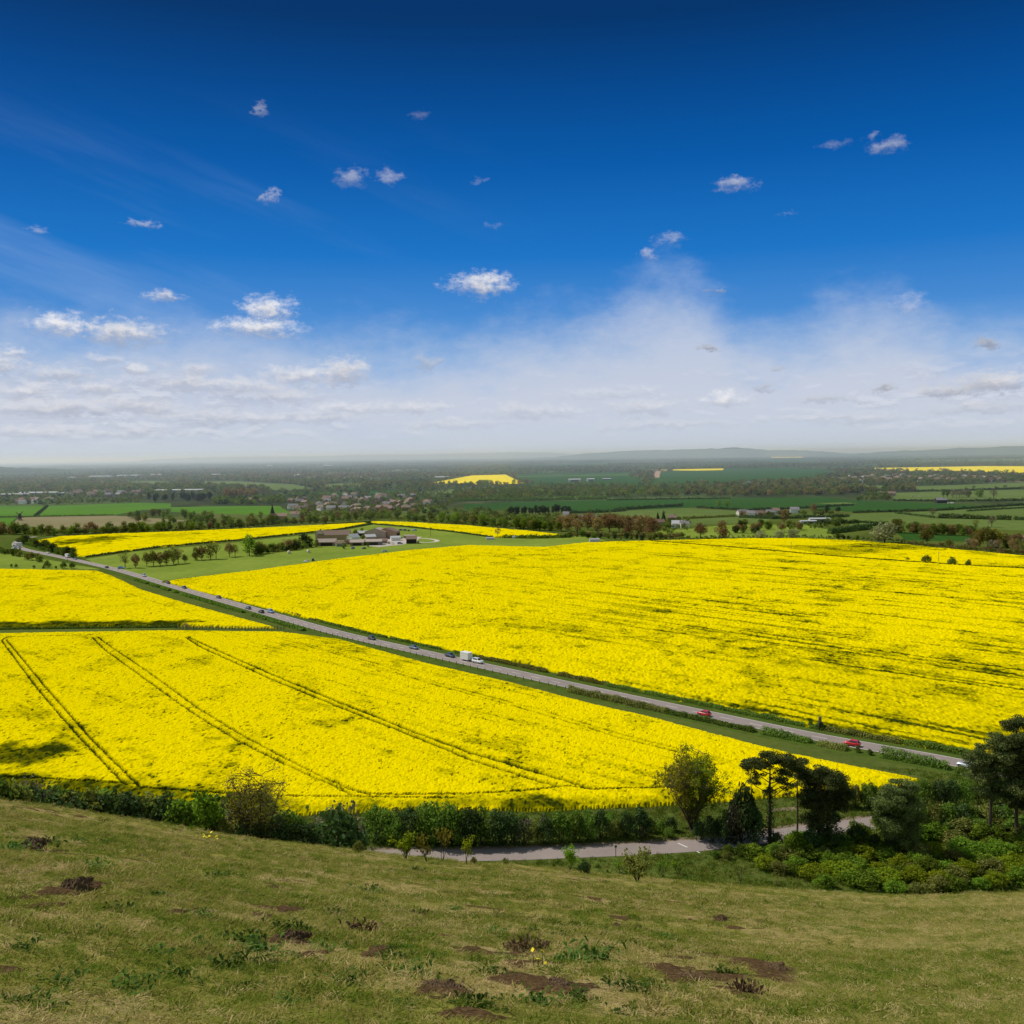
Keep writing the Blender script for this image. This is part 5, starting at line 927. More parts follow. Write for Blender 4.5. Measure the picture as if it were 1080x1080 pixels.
# ------------------------------------------------------------------ far trees: one mass
def far_trees():
    src = []
    for i, (sp, shape) in enumerate([('green', 'round'), ('olive', 'round'), ('dark', 'round'), ('brown', 'round'), ('green', 'wide'), ('olive', 'wide'), ('fresh', 'round'), ('dark', 'cone')]):
        rng = np.random.default_rng(300 + i); L = round_lobes(rng, 6) if shape != 'cone' else cone_lobes(rng, 8)
        L = [(a, b, c * .92 - .02, d * (1.3 if shape == 'wide' else 1.05), e * (1.3 if shape == 'wide' else 1.05), f) for a, b, c, d, e, f in L]
        src.append(bpy.data.objects.new('far_tree', crown_mesh('far_tree', L, 3.0, .085, VM[sp], 700 + i, .6, .02)))
    polys = [[plane(*p)[:2] for p in px] for _, px in FIELDS] + [[plane(*p)[:2] for p in px] for px, _, _ in FARRAPE]
    X = []; Y = []; S = []; K = []
    def addp(x, y, h, kk):
        X.extend(np.atleast_1d(x)); Y.extend(np.atleast_1d(y)); S.extend(np.atleast_1d(h)); K.extend(np.atleast_1d(kk))
    # wooded belts and copses seen in the photograph: outline (px), number, height, species picks
    for px, n, h, ks in [([(477, 528), (480, 520), (560, 515), (640, 513), (720, 514), (720, 523.5), (620, 525.5), (560, 527.5)], 620, (8, 14), [0, 1, 1, 4, 5, 0, 6]), ([(720, 513), (870, 511), (940, 519), (880, 523), (790, 524), (720, 523.5)], 520, (8, 14), [0, 1, 3, 1, 5, 2]),
                         ([(0, 516), (60, 512), (150, 512.5), (210, 513.5), (235, 520), (150, 521.5), (60, 514.5), (0, 517)], 420, (8, 13), [0, 2, 1, 0, 4]), ([(0, 528), (60, 526), (150, 529), (150, 530.5), (50, 533), (0, 533)], 160, (5, 9), [0, 1, 2, 4]), ([(225, 533), (228, 527), (275, 527), (300, 527), (300, 532), (262, 533)], 110, (9, 13), [0, 4, 6, 2]),
                         ([(300, 519), (450, 520), (480, 525), (470, 546), (380, 547), (312, 547)], 620, (5, 9.5), [0, 1, 3, 2, 4, 6]), ([(410, 515.5), (440, 513), (560, 513), (545, 517), (480, 520), (420, 519)], 200, (3.5, 7), [0, 1, 4, 5, 3]), ([(475, 548), (478, 540), (540, 539), (540, 546), (590, 546), (585, 556), (540, 553), (500, 552)], 120, (6, 10), [0, 1, 4, 6]),
                         ([(860, 503), (900, 499), (975, 500), (1085, 501.5), (1085, 508), (1000, 512), (900, 512), (860, 509)], 520, (7, 12), [0, 1, 2, 4, 3]), ([(660, 504), (668, 500), (692, 498), (688, 505)], 60, (9, 13), [0, 1, 3]), ([(935, 519.5), (945, 512), (965, 514), (966, 519)], 50, (9, 13), [1, 3, 0]), ([(545, 512), (548, 507), (564, 508), (562, 512)], 26, (8, 12), [3, 1]), ([(500, 511.6), (505, 508.5), (518, 509), (520, 512)], 26, (9, 13), [3, 1, 0]),
                         ([(815, 558), (880, 549), (905, 548), (890, 556), (840, 560)], 60, (3.5, 6), [0, 2, 4]), ([(690, 552), (720, 549), (735, 556), (720, 566), (690, 567)], 40, (4, 7), [0, 4, 1]), ([(780, 541), (880, 541.5), (890, 544), (780, 546)], 46, (4, 8), [0, 2, 4, 3]), ([(905, 525), (935, 519), (940, 528), (905, 529)], 44, (6, 11), [0, 1, 4]), ([(1030, 528), (1085, 526), (1085, 529.5), (1030, 530)], 20, (4, 6), [2, 0])]:
        q = inside(px, n); P = np.array([plane(*a) for a in q]); addp(P[:, 0], P[:, 1], RNG.uniform(*h, n), RNG.choice(ks, n))
    for px, n, h, ks in [([(-10, 563), (60, 564), (110, 562.5), (200, 559.5), (260, 556), (300, 553), (362, 549.5)], 190, (3, 7), [0, 1, 4, 5, 2]), ([(362, 549.2), (400, 547), (470, 551.8), (530, 556), (592, 560)], 110, (3, 7), [0, 4, 1, 6]), ([(596, 565), (650, 566.5), (700, 567.5), (720, 567)], 90, (3, 6), [0, 1, 3, 2]),
                         ([(700, 569.3), (800, 567.2), (860, 566.8), (905, 569), (955, 572)], 90, (1.5, 4), [0, 1, 2]), ([(268, 585), (300, 581.5), (330, 577)], 50, (3, 6), [0, 1, 2]), ([(530, 567), (570, 567.5), (605, 567)], 40, (2, 4), [0, 2, 1]), ([(18, 571.5), (45, 580), (80, 589)], 50, (2.5, 5), [0, 2]), ([(955, 574.2), (1010, 579), (1080, 585), (1130, 589)], 110, (2, 5), [1, 3, 5]), ([(1030, 570), (1085, 571)], 40, (4, 8), [3, 1])]:
        q = along(px, n, .35); P = np.array([plane(*a) for a in q]); addp(P[:, 0], P[:, 1], RNG.uniform(*h, n), RNG.choice(ks, n))
    # hedgerows and woods of the open vale
    rr = np.random.default_rng(5)
    for i in range(680):
        d = math.exp(rr.uniform(math.log(1900), math.log(11000))); a = math.radians(rr.uniform(-40, 40)); th = rr.choice([rr.normal(0, .25), rr.normal(1.57, .3)]); L = rr.uniform(150, 650) * (1 + d / 5000); n = int(L / rr.uniform(11, 26)); t = np.linspace(-.5, .5, n) * L
        x = d * math.sin(a) + t * math.cos(th) + rr.normal(size=n) * 3; y = d * math.cos(a) + t * math.sin(th) + rr.normal(size=n) * 3; k = ~np.any([inpoly(x, y, p) for p in polys], axis=0); addp(x[k], y[k], rr.uniform(3.5, 11, k.sum()), rr.choice([0, 1, 2, 4, 5, 1, 0], k.sum()))
    for i in range(340):
        d = math.exp(rr.uniform(math.log(2300), math.log(14000))); a = math.radians(rr.uniform(-40, 40)); n = int(rr.uniform(30, 140)); w = rr.uniform(60, 300); x = d * math.sin(a) + rr.normal(size=n) * w; y = d * math.cos(a) + rr.normal(size=n) * w * .5; k = ~np.any([inpoly(x, y, p) for p in polys], axis=0)
        addp(x[k], y[k], rr.uniform(8, 15, k.sum()), rr.choice([0, 1, 2, 3, 4, 5], k.sum()) if i % 3 else np.full(k.sum(), rr.choice([1, 3, 5, 0])))
    n = len(X); Z = np.zeros(n); S = np.array(S); w = S * RNG.uniform(.9, 1.25, n)
    gn_scatter('woodland', np.stack([X, Y, Z], -1), np.stack([np.zeros(n), np.zeros(n), RNG.uniform(0, 6.28, n)], -1), np.stack([w, w, S], -1), K, src, 'hazy mass of hedgerow trees and woods filling the far vale', 'woodland')
far_trees()

# ------------------------------------------------------------------ buildings
def house(p, L, W, hw, hr, rz, wall, roof, label, group=None, cat='house', name='house', chimney=True, parts=True, windows=False):
    mb = MB(); x, y = L / 2, W / 2
    V = [(-x, -y, -.2), (x, -y, -.2), (x, y, -.2), (-x, y, -.2), (-x, -y, hw), (x, -y, hw), (x, y, hw), (-x, y, hw), (-x, 0, hw + hr), (x, 0, hw + hr)]
    mb.add(V, [(0, 1, 5, 4), (2, 3, 7, 6), (1, 2, 6, 9, 5), (3, 0, 4, 8, 7), (0, 3, 2, 1), (4, 5, 9, 8), (6, 7, 8, 9)])
    rb = MB(); e = .35; k = hr / y; th = .16
    for s in (-1, 1):
        a = [(-x - e, s * (y + e), hw - e * k + .05), (x + e, s * (y + e), hw - e * k + .05), (x + e, 0, hw + hr + .05), (-x - e, 0, hw + hr + .05)]
        b = [(q[0], q[1], q[2] + th) for q in a]; f = [(0, 1, 2, 3), (7, 6, 5, 4), (0, 4, 5, 1), (1, 5, 6, 2), (3, 2, 6, 7), (0, 3, 7, 4)]
        rb.add(a + b, f if s > 0 else [tuple(reversed(q)) for q in f])
    t = thing(name, label, cat, p, rz, group); link('wall', mb.mesh('wall', M[wall]), t); ro = link('roof', rb.mesh('roof', M[roof]), t)
    if chimney: c = MB(); c.box(x * .55 - .45, -.35, hw + hr * .6, x * .55 + .45, .35, hw + hr + 1.1); link('chimney', c.mesh('chimney', M['brick']), ro)
    if windows:
        n = max(2, int(L / 3.4))
        for fl in range(1 if hw < 4 else 2):
            for i in range(n):
                xx = -x + (i + .5) * L / n; w = MB()
                w.box(xx - .5, -y - .04, .9 + fl * 2.6, xx + .5, -y + .02, 2.1 + fl * 2.6); link('window', w.mesh('window', M['glass']), t)
    return t
def shed(p, L, W, hw, hr, rz, wall, roof, label, group=None, name='shed', cat='shed', door=True, open_=False):
    t = house(p, L, W, hw, hr, rz, wall, roof, label, group, cat, name, False)
    if door: d = MB(); d.box(-L * .32, -W / 2 - .06, 0, L * .32, -W / 2 + .02, hw * .78); link('door', d.mesh('door', M['black'] if open_ else M['steel']), t)
    return t
P_ = plane
shed(P_(352, 569), 29, 9, 4.4, 3.6, .07, 'brickb', 'roofbrown', 'long brick barn with brown tiled roof at the left of the farm', None, 'barn', 'barn', False)
shed(P_(345, 575.5), 15, 7, 3.2, 2.4, .07, 'brick', 'sheet', 'low pale brown roofed range in front of the long brick barn', None, 'barn', 'barn', True, True)
house(P_(338, 569.2), 8, 8, 5, 3.4, 1.6, 'cream', 'roofbrown', 'pale walled farmhouse end at the left of the long brick barn', None, 'farmhouse', 'farmhouse', True, True, True)
shed(P_(372.5, 570.5), 9, 7, 3.4, 2.6, .9, 'white', 'sheetpale', 'small white shed at the right end of the long brick barn', None, 'shed', 'shed', False)
shed(P_(377, 575.2), 11, 7, 2.8, 1.8, .05, 'brick', 'sheet', 'low brown shed in front of the small white shed', None, 'shed', 'shed', True, True)
shed(P_(398, 567.8), 13, 19, 6.2, 3.0, 1.4, 'sheet', 'sheet', 'left bay of the twin roofed big barn', None, 'barn', 'barn', True, True)
shed(P_(409, 567.5), 13, 19, 6.0, 3.2, 1.4, 'brickb', 'roofbrown', 'right brown roofed bay of the twin roofed big barn', None, 'barn', 'barn', True, True)
shed(P_(392, 574.7), 17, 8, 3.0, 1.6, .05, 'steel', 'sheet', 'open fronted grey cattle shed below the twin roofed barn', None, 'shed', 'shed', True, True)
shed(P_(382, 565.5), 11, 6, 3.0, 1.8, .1, 'black', 'sheetpale', 'dark shed with white roof left of the twin roofed barn', None, 'shed', 'shed', False)
shed(P_(390, 569.5), 9, 7, 3.0, 1.8, .5, 'sheet', 'sheetpale', 'small pale lean-to in front of the twin roofed barn', None, 'shed', 'shed', False)
shed(P_(434, 573), 8.5, 7, 3.8, 2.2, .1, 'black', 'roofbrown', 'square black timber shed alone at the right of the yard', None, 'shed', 'shed', True, True)
shed(P_(417, 570), 8, 5, 2.6, 1.2, .3, 'white', 'sheetpale', 'low white store behind the yard clutter', None, 'shed', 'shed', False)
shed(P_(432, 567.8), 9, 3, 2.4, .8, .1, 'steel', 'sheet', 'long grey container shed behind the black timber shed', None, 'shed', 'shed', False)
shed(P_(359, 576), 8, 6, 2.6, 1.8, .12, 'cream', 'roofbrown', 'small cream walled shed right of the low pale brown range', None, 'shed', 'shed')
shed(P_(368, 574), 6, 5, 2.4, 1.6, .5, 'brickb', 'roofred', 'little reddish roofed shed between the range and the low brown shed', None, 'shed', 'shed', False)
shed(P_(404, 573), 7, 5, 2.4, 1.4, .2, 'sheet', 'roofbrown', 'small brown roofed lean-to at the front of the yard', None, 'shed', 'shed', False)
for u, v, h, sp, lab in [(363, 579, 5, 'green', 'small green tree in front of the small cream shed'), (375, 567, 7, 'olive', 'olive tree behind the small white shed of the farm'), (388, 577.5, 4, 'green', 'little tree in front of the open cattle shed'), (334, 577, 6, 'olive', 'olive tree at the left front corner of the farm'), (382, 562.5, 5, 'green', 'round tree on the grass behind the dark white roofed shed')]:
    mid_tree(P_(u, v), h, 'round', sp, lab)
def bale_heap(p, label, sz, mat):
    t = thing('hay_bale', label, 'hay bale', p, .4); mb = MB(); mb.cyl((0, -sz * .5, sz * .48), sz * .5, sz, 14, 'Y'); o = link('bale', mb.mesh('bale', M[mat]), t)
    w = MB(); w.cyl((0, -sz * .52, sz * .48), sz * .22, sz * 1.04, 10, 'Y'); link('core', w.mesh('core', M['track']), o)
bale_heap(P_(305, 584), 'pale round bale, left of two on the grass below the farm trees', 2.4, 'cream'); bale_heap(P_(325.5, 583), 'pale round bale, right of two on the grass below the farm trees', 2.4, 'cream')
bale_heap(P_(410, 573.5), 'pale bale in the farm yard left of the white clutter', 2, 'brickb'); bale_heap(P_(441, 572.5), 'small brown bale right of the black timber shed', 1.5, 'brickb')
def tent(p, L, W, h, label):
    mb = MB(); V = []; n = 9; rows = 7
    for i in range(rows):
        for j in range(n): a = math.pi * j / (n - 1); V.append((-L / 2 + L * i / (rows - 1), W / 2 * math.cos(a), h * math.sin(a) - .05))
    F = [(i * n + j, (i + 1) * n + j, (i + 1) * n + j + 1, i * n + j + 1) for i in range(rows - 1) for j in range(n - 1)] + [tuple(range(n)), tuple((rows - 1) * n + j for j in range(n))[::-1]]
    mb.add(V, F); t = thing('polytunnel', label, 'polytunnel', p, .1); link('cover', mb.mesh('cover', M['sheetpale']), t); d = MB(); d.box(L / 2 - .02, -W * .18, 0, L / 2 + .05, W * .18, h * .7); link('door', d.mesh('door', M['steel']), t)
tent(P_(627, 571.5), 8, 4.5, 3, 'white rounded shelter on the far edge of the huge yellow field'); tent(P_(517, 569.3), 6.5, 3.4, 2.4, 'small white tunnel left of the bare brown tree'); tent(P_(543, 567.7), 4.5, 3, 2.2, 'tiny grey tunnel at the edge of the curved yellow field')
# the village behind the farm
walls = ['brick', 'brickb', 'cream', 'white', 'brick']; roofs = ['roofbrown', 'roofbrown', 'roofgrey', 'roofred']
wn = {'brick': 'red brick', 'brickb': 'buff brick', 'cream': 'cream', 'white': 'white'}; rn = {'roofbrown': 'brown roof', 'roofgrey': 'grey roof', 'roofred': 'red roof'}
def village(px, n, where, grp, hs=1.0, lim=15):
    pts = []
    for k in range(n * 40):
        q = inside(px, 1)[0]; p = plane(*q)
        if all(np.hypot(*(p - o)[:2]) > lim for o in pts): pts.append(p)
        if len(pts) >= n: break
    for p in pts:
        w = random.choice(walls); r = random.choice(roofs); house(p, random.uniform(8, 14) * hs, random.uniform(6.5, 8.5) * hs, random.uniform(3.6, 5.2) * hs, random.uniform(2.2, 3.2) * hs, random.choice([0, .3, 1.5, 1.8, -.4, 2.4]) + random.uniform(-.15, .15), w, r, '%s house with %s %s' % (wn[w], rn[r], where), grp + ', %s with %s' % (wn[w], rn[r]))
village([(306, 530), (330, 524), (362, 522), (430, 523), (455, 527), (452, 533), (430, 540), (360, 543), (325, 541)], 70, 'in the village behind the farm', 'houses of the near village')
village([(872, 507), (905, 503.5), (955, 502.5), (1010, 504), (1060, 505), (1058, 508), (960, 509), (905, 510)], 54, 'in the far village under the yellow skyline field', 'houses of the far village', 1.25, 26)
village([(10, 530), (50, 527.5), (60, 528.5), (40, 532), (12, 532)], 10, 'in the hamlet above the bright green field', 'houses of the left hamlet')
village([(62, 523), (80, 520), (150, 519), (152, 523), (110, 525)], 26, 'in the terrace right of the industrial sheds', 'houses beside the industrial sheds', 1.2)
for (u, v, w, r, L, lab) in [(309, 536.5, 'white', 'roofgrey', 14, 'bright white house at the left edge of the village'), (314, 539, 'white', 'roofbrown', 13, 'white house below the bright white one in the village'), (312, 545.5, 'cream', 'roofred', 12, 'pale house with red roof nearest the yellow field'), (277, 530, 'brick', 'roofbrown', 13, 'brown house at the right end of the bright green field wood'), (263, 529.5, 'brickb', 'roofbrown', 12, 'buff house hidden in the wood left of the brown house'),
                             (783, 544, 'cream', 'roofgrey', 12, 'cream cottage on the slope in mid vale'), (792, 545, 'white', 'roofgrey', 9, 'small white cottage right of the cream cottage'), (818, 542, 'white', 'roofred', 8, 'bright white cottage with red roof in mid vale'), (801, 545, 'brick', 'roofbrown', 9, 'brick cottage between two white cottages'), (812, 544, 'brickb', 'roofgrey', 9, 'buff cottage beside the bright white one'), (838, 541, 'white', 'roofgrey', 10, 'white cottage near the bronze tree'), (722, 557, 'cream', 'roofgrey', 8, 'small cream cottage left of two bronze trees'),
                             (694, 555, 'brickb', 'roofred', 12, 'cottage with pinkish red roof right of the bronze row'), (709, 550, 'brick', 'roofbrown', 9, 'brown cottage beside the dark conifers'), (714, 556.5, 'white', 'sheetpale', 10, 'white low bungalow right of the bronze row'), (597, 546, 'white', 'roofgrey', 7, 'pale cottage behind the left bronze trees'), (613, 550, 'white', 'roofgrey', 6, 'white gable between the bronze trees'), (626, 549, 'white', 'roofgrey', 6, 'second white gable between the bronze trees'), (935, 523, 'brick', 'roofred', 26, 'long red brick farmhouse in the far meadows'), (992, 530.5, 'black', 'roofgrey', 14, 'long dark barn beside white vans in the far meadows'), (788, 511, 'cream', 'roofgrey', 16, 'cream house on the wooded rise')]:
    house(P_(u, v), L, 8, 4.2, 2.8, random.uniform(-.3, .3), w, r, lab)
for (u, v, L, W, h, lab) in [(190, 520, 100, 22, 6.5, 'long white shed above the dark conifer block'), (42, 522.5, 78, 24, 6, 'wide pale industrial shed at the far left'), (18, 523.5, 60, 20, 4.5, 'low grey industrial shed left of the wide pale one'), (68, 522.5, 26, 16, 5, 'small white shed right of the wide pale shed'), (107, 504.5, 84, 40, 8, 'pale factory, left of the bright far group'), (137, 503.4, 92, 40, 8, 'long pale factory in the bright far group'), (165, 502.4, 42, 34, 8, 'right pale factory of the bright far group'), (76, 505, 26, 24, 6, 'small pale factory near the yellow strip'),
                             (228, 502.5, 34, 24, 8, 'far white shed above the slope of light fields'), (314, 502.8, 22, 20, 7, 'far white block left of the vale centre'), (466, 506, 40, 24, 8, 'white farm sheds left of the lone yellow field'), (606, 508, 32, 20, 6, 'left white shed on the deep green plain'), (623, 507.6, 19, 16, 6, 'right white shed on the deep green plain'), (640, 506.5, 22, 16, 4, 'grey glasshouse right of the white sheds'), (864, 550, 20, 9, 3, 'pale roofed barn beside the small cottages'), (852, 552, 16, 6, 2.4, 'low pale glasshouse below the pale roofed barn'), (285, 493, 34, 30, 14, 'tiny white block far out in the hazy vale'), (346, 493, 60, 40, 12, 'blue grey works far out in the hazy vale')]:
    shed(P_(u, v), L, W, h, h * .25, random.uniform(-.06, .06), 'sheetpale' if 'grey' not in lab else 'steel', 'sheetpale', lab, None, 'industrial_shed', 'shed', L < 60)
# church spire and windmill
t = thing('church', 'dark church with pointed spire among trees below the bright field', 'church', P_(287.5, 549), .2); mb = MB(); mb.box(-2.6, -2.6, -.2, 2.6, 2.6, 8.5); link('tower', mb.mesh('tower', M['roofgrey']), t); mb = MB(); mb.cyl((0, 0, 8.5), 2.7, 10, 8, 'Z', .06); link('spire', mb.mesh('spire', M['black']), t)
mb = MB(); mb.box(2.8, -4, -.2, 16, 4, 5); mb.add([(2.8, -4.3, 5), (16.3, -4.3, 5), (16.3, 4.3, 5), (2.8, 4.3, 5), (2.8, 0, 8.6), (16.3, 0, 8.6)], [(0, 1, 5, 4), (2, 3, 4, 5), (1, 2, 5), (3, 0, 4), (3, 2, 1, 0)]); link('nave', mb.mesh('nave', M['brickb']), t)
t = thing('windmill', 'small dark post windmill on the tan field at left', 'windmill', P_(21, 548.8), .5); mb = MB(); mb.cyl((0, 0, -.1), 2.8, 2.6, 12, 'Z', 2.4); link('roundhouse', mb.mesh('roundhouse', M['brick']), t); mb = MB(); mb.box(-1.7, -2, 2.5, 1.7, 2, 7.2); mb.add([(-1.8, -2.1, 7.2), (1.8, -2.1, 7.2), (1.8, 2.1, 7.2), (-1.8, 2.1, 7.2), (0, -2.1, 8.7), (0, 2.1, 8.7)], [(0, 1, 4), (1, 2, 5, 4), (2, 3, 5), (3, 0, 4, 5), (3, 2, 1, 0)]); bd = link('body', mb.mesh('body', M['black']), t)
for k in range(4):
    a = .785 + k * 1.5708; mb = MB(); c, s = math.cos(a), math.sin(a)
    mb.add([(c * r - s * w, -2.5, 6.6 + s * r + c * w) for r, w in ((.2, -.12), (5.2, -.12), (5.2, .8), (.9, .8))] + [(c * r - s * w, -2.4, 6.6 + s * r + c * w) for r, w in ((.2, -.12), (5.2, -.12), (5.2, .8), (.9, .8))], [(0, 1, 2, 3), (7, 6, 5, 4), (0, 4, 5, 1), (1, 5, 6, 2), (2, 6, 7, 3), (3, 7, 4, 0)]); link('sail', mb.mesh('sail', M['wood']), t)

# ------------------------------------------------------------------ poles, fence, posts, signs
def pole(u, v, vtop, label):
    p = P_(u, v); h = top_height(u, p, vtop); t = thing('utility_pole', label, 'utility pole', p, .7); mb = MB(); mb.cyl((0, 0, -.3), .17, h + .3, 8, 'Z', .11); link('pole', mb.mesh('pole', M['wood']), t); mb = MB(); mb.box(-1.0, -.06, h - .75, 1.0, .06, h - .6); a = link('crossarm', mb.mesh('crossarm', M['wood']), t)
    for x in (-.85, 0, .85): mb = MB(); mb.cyl((x, 0, h - .6), .06, .18, 6); link('insulator', mb.mesh('insulator', M['white']), a)
pole(834.5, 581.5, 571.5, 'wooden pole standing in the huge yellow field, left of the two there'); pole(990, 594.5, 582, 'wooden pole between the round bushes on the right yellow field'); pole(454, 566, 555.5, 'wooden pole on the grass behind the farm'); pole(707.5, 573, 563.5, 'wooden pole at the far edge of the huge yellow field'); pole(71, 592.6, 587, 'short pole by the distant road')
mb = MB(); mb.box(-.07, -.07, -.1, .07, .07, 1.05, .01); POST = mb.mesh('verge_post', M['wood'])
def posts(u0, u1, off, step, label, group):
    Q = resample(road_part(u0, u1, off), step)
    for q in Q:
        o = link('verge_post', POST, None, (*q, .02)); o.rotation_euler = (random.uniform(-.05, .05), random.uniform(-.05, .05), .7); o.scale = (1.3, 1.3, random.uniform(.9, 1.1)); tag(o, label, 'post', group)
posts(348, 594, NEAR * 5.0, 3.6, 'short wooden post in the row along the near roadside below the white trailer', 'posts along the near roadside')
posts(300, 346, NEAR * 5.0, 4.2, 'short wooden post at the far left end of the roadside row', 'posts at the far end of the row')
t = thing('fence', 'old post and rail fence between the two left yellow fields', 'fence', P_(187, 663.4)); A = P_(187, 663.4); B = P_(300, 664.2); n = 34
for i in range(n):
    p = A + (B - A) * i / (n - 1) - A + np.array([random.uniform(-.2, .2), random.uniform(-.2, .2), 0]); mb = MB(); mb.box(p[0] - .09, p[1] - .09, -.1, p[0] + .09, p[1] + .09, random.uniform(1.2, 1.7)); link('post', mb.mesh('post', M['black']), t)
d = B - A
for z in (.6, 1.1): mb = MB(); mb.tube([(0, 0, z), tuple(d * .5 + [0, 0, z - .03]), tuple(d + [0, 0, z])], .05, 4); link('rail', mb.mesh('rail', M['wood']), t)
q = road_part(865, 868, 6.6)[0]; t = thing('road_sign', 'dark back of a tall road sign on the far verge', 'road sign', (*q, .03), .75)
mb = MB(); mb.box(-.75, -.04, 1.0, .75, .04, 3.4); pn = link('panel', mb.mesh('panel', M['steel']), t); mb = MB(); mb.box(-.75, -.075, 1.5, .75, -.043, 1.6); mb.box(-.75, -.075, 2.7, .75, -.043, 2.8); link('brace', mb.mesh('brace', M['black']), pn)
for s in (-.45, .45): mb = MB(); mb.cyl((s, .1, -.2), .05, 3.5, 8); link('post', mb.mesh('post', M['steel']), t)
p = hit(649.5, 904); t = thing('signpost', 'little dark signpost on the near verge of the slip road', 'signpost', p, .2); mb = MB(); mb.cyl((0, 0, -.2), .06, 2.1, 8); link('post', mb.mesh('post', M['black']), t); mb = MB(); mb.box(-.22, -.05, 1.75, .22, -.07, 2.15); link('panel', mb.mesh('panel', M['steel']), t)

# ------------------------------------------------------------------ vehicles (local +X is forward)
def loft(stations, k0=0):
    """stations: x, list of (y, z) for the right half from bottom to top; mirrored to close the ring."""
    V = []; n = None
    for x, prof in stations:
        ring = [(x, -y, z) for y, z in prof] + [(x, y, z) for y, z in reversed(prof)]; n = len(ring); V += ring
    F = [(i * n + j, (i + 1) * n + j, (i + 1) * n + (j + 1) % n, i * n + (j + 1) % n) for i in range(len(stations) - 1) for j in range(n)]
    F += [tuple(range(n)), tuple((len(stations) - 1) * n + j for j in range(n))[::-1]]; mb = MB(); mb.add(V, F); return mb
def car(kind, mat, label, loc, rz, group=None):
    S = {'hatch': dict(L=4.0, W=.86, belt=.92, roof=1.46, c=(-1.85, -1.35, .25, 1.05), nose=.78), 'suv': dict(L=4.7, W=.93, belt=1.08, roof=1.74, c=(-2.2, -1.95, .35, 1.15), nose=.98), 'saloon': dict(L=4.5, W=.88, belt=.92, roof=1.43, c=(-1.7, -.95, .3, 1.1), nose=.8), 'open': dict(L=4.2, W=.88, belt=.88, roof=1.25, c=None, nose=.76)}[kind]
    L, W, b, rf = S['L'] / 2, S['W'], S['belt'], S['roof']; t = thing('car', label, 'car', loc, rz, group)
    pr = lambda w, z0, zt: [(w * .86, z0), (w, z0 + .12), (w * 1.0, zt * .72), (w * .93, zt - .03), (w * .8, zt)]
    body = loft([(-L, pr(W * .84, .38, b * .9)), (-L + .12, pr(W * .95, .26, b * .99)), (-L * .5, pr(W, .22, b)), (0, pr(W, .22, b)), (L * .48, pr(W, .22, b * .98)), (L - .35, pr(W * .96, .24, S['nose'])), (L - .08, pr(W * .88, .28, S['nose'] * .88)), (L, pr(W * .76, .36, S['nose'] * .7))])
    bo = link('body', body.mesh('body', M[mat], True), t)
    def glass(name, quad):
        mb = MB(); q = np.array(quad); n_ = np.cross(q[1] - q[0], q[2] - q[0]); n_ /= np.linalg.norm(n_); mb.add(np.concatenate([q, q + n_ * .02]), [(0, 1, 2, 3), (7, 6, 5, 4), (0, 4, 5, 1), (1, 5, 6, 2), (2, 6, 7, 3), (3, 7, 4, 0)]); return link(name, mb.mesh(name, M['glass']), t)
    if S['c']:
        x0, x1, x2, x3 = S['c']; w0, w1 = W * .84, W * .7
        cab = MB(); V = [(x0, -w0, b - .04), (x3, -w0, b - .04), (x3, w0, b - .04), (x0, w0, b - .04), (x1, -w1, rf - .04), (x2, -w1, rf - .02), (x2, w1, rf - .02), (x1, w1, rf - .04)]; cab.add(V, [(0, 3, 2, 1), (4, 5, 6, 7), (0, 1, 5, 4), (1, 2, 6, 5), (2, 3, 7, 6), (3, 0, 4, 7)])
        link('cabin', cab.mesh('cabin', M[mat]), t); V = np.array(V)
        def inset(a, b_, c, d, k=.08): q = np.array([a, b_, c, d]); m = q.mean(0); return q + (m - q) * k * 2
        glass('windscreen', inset(V[1], V[2], V[6], V[5], .07)); glass('rear_window', inset(V[3], V[0], V[4], V[7], .09)); glass('side_window', inset(V[0], V[1], V[5], V[4], .1)); glass('side_window', inset(V[2], V[3], V[7], V[6], .1))
    else:
        glass('windscreen', [(.75, -.68, b), (.75, .68, b), (.35, .6, rf), (.35, -.6, rf)])
        mb = MB(); mb.box(-1.35, -.68, b - .02, .4, .68, b + .025); link('cockpit', mb.mesh('cockpit', M['carblack']), t)
        for s in (-.36, .36): mb = MB(); mb.box(-.6, s - .24, b, -.4, s + .24, b + .4, .03); link('seat', mb.mesh('seat', M['carblack']), t)
        mb = MB(); mb.box(-1.5, -.66, b, -1.05, .66, b + .16, .06); link('folded_roof', mb.mesh('folded_roof', M['carblack']), t)
    for s in (-1, 1):
        for x in (-L * .62, L * .62):
            mb = MB(); mb.cyl((x, s * W - .1 * (s > 0) * 2 + (.0 if s > 0 else 0), .32), .32, .2, 16, 'Y'); wh = link('wheel', mb.mesh('wheel', M['tyre']), t); mb = MB(); mb.cyl((x, s * W - .2 * (s > 0) + (-.012 if s < 0 else .012), .32), .19, .2, 10, 'Y'); link('rim', mb.mesh('rim', M['chrome']), wh)
        mb = MB(); mb.box(L - .2, s * W * .62 - .17, .55, L - .0, s * W * .62 + .17, .68, .02); link('headlight', mb.mesh('headlight', M['lamp_clear']), t)
        mb = MB(); mb.box(-L - .01, s * W * .66 - .12, .62, -L + .1, s * W * .66 + .12, .82, .02); link('tail_light', mb.mesh('tail_light', M['lamp_red']), t)
    mb = MB(); mb.box(-L - .02, -.26, .5, -L + .1, .26, .6); link('number_plate', mb.mesh('number_plate', M['paintwhite']), t)
    return t
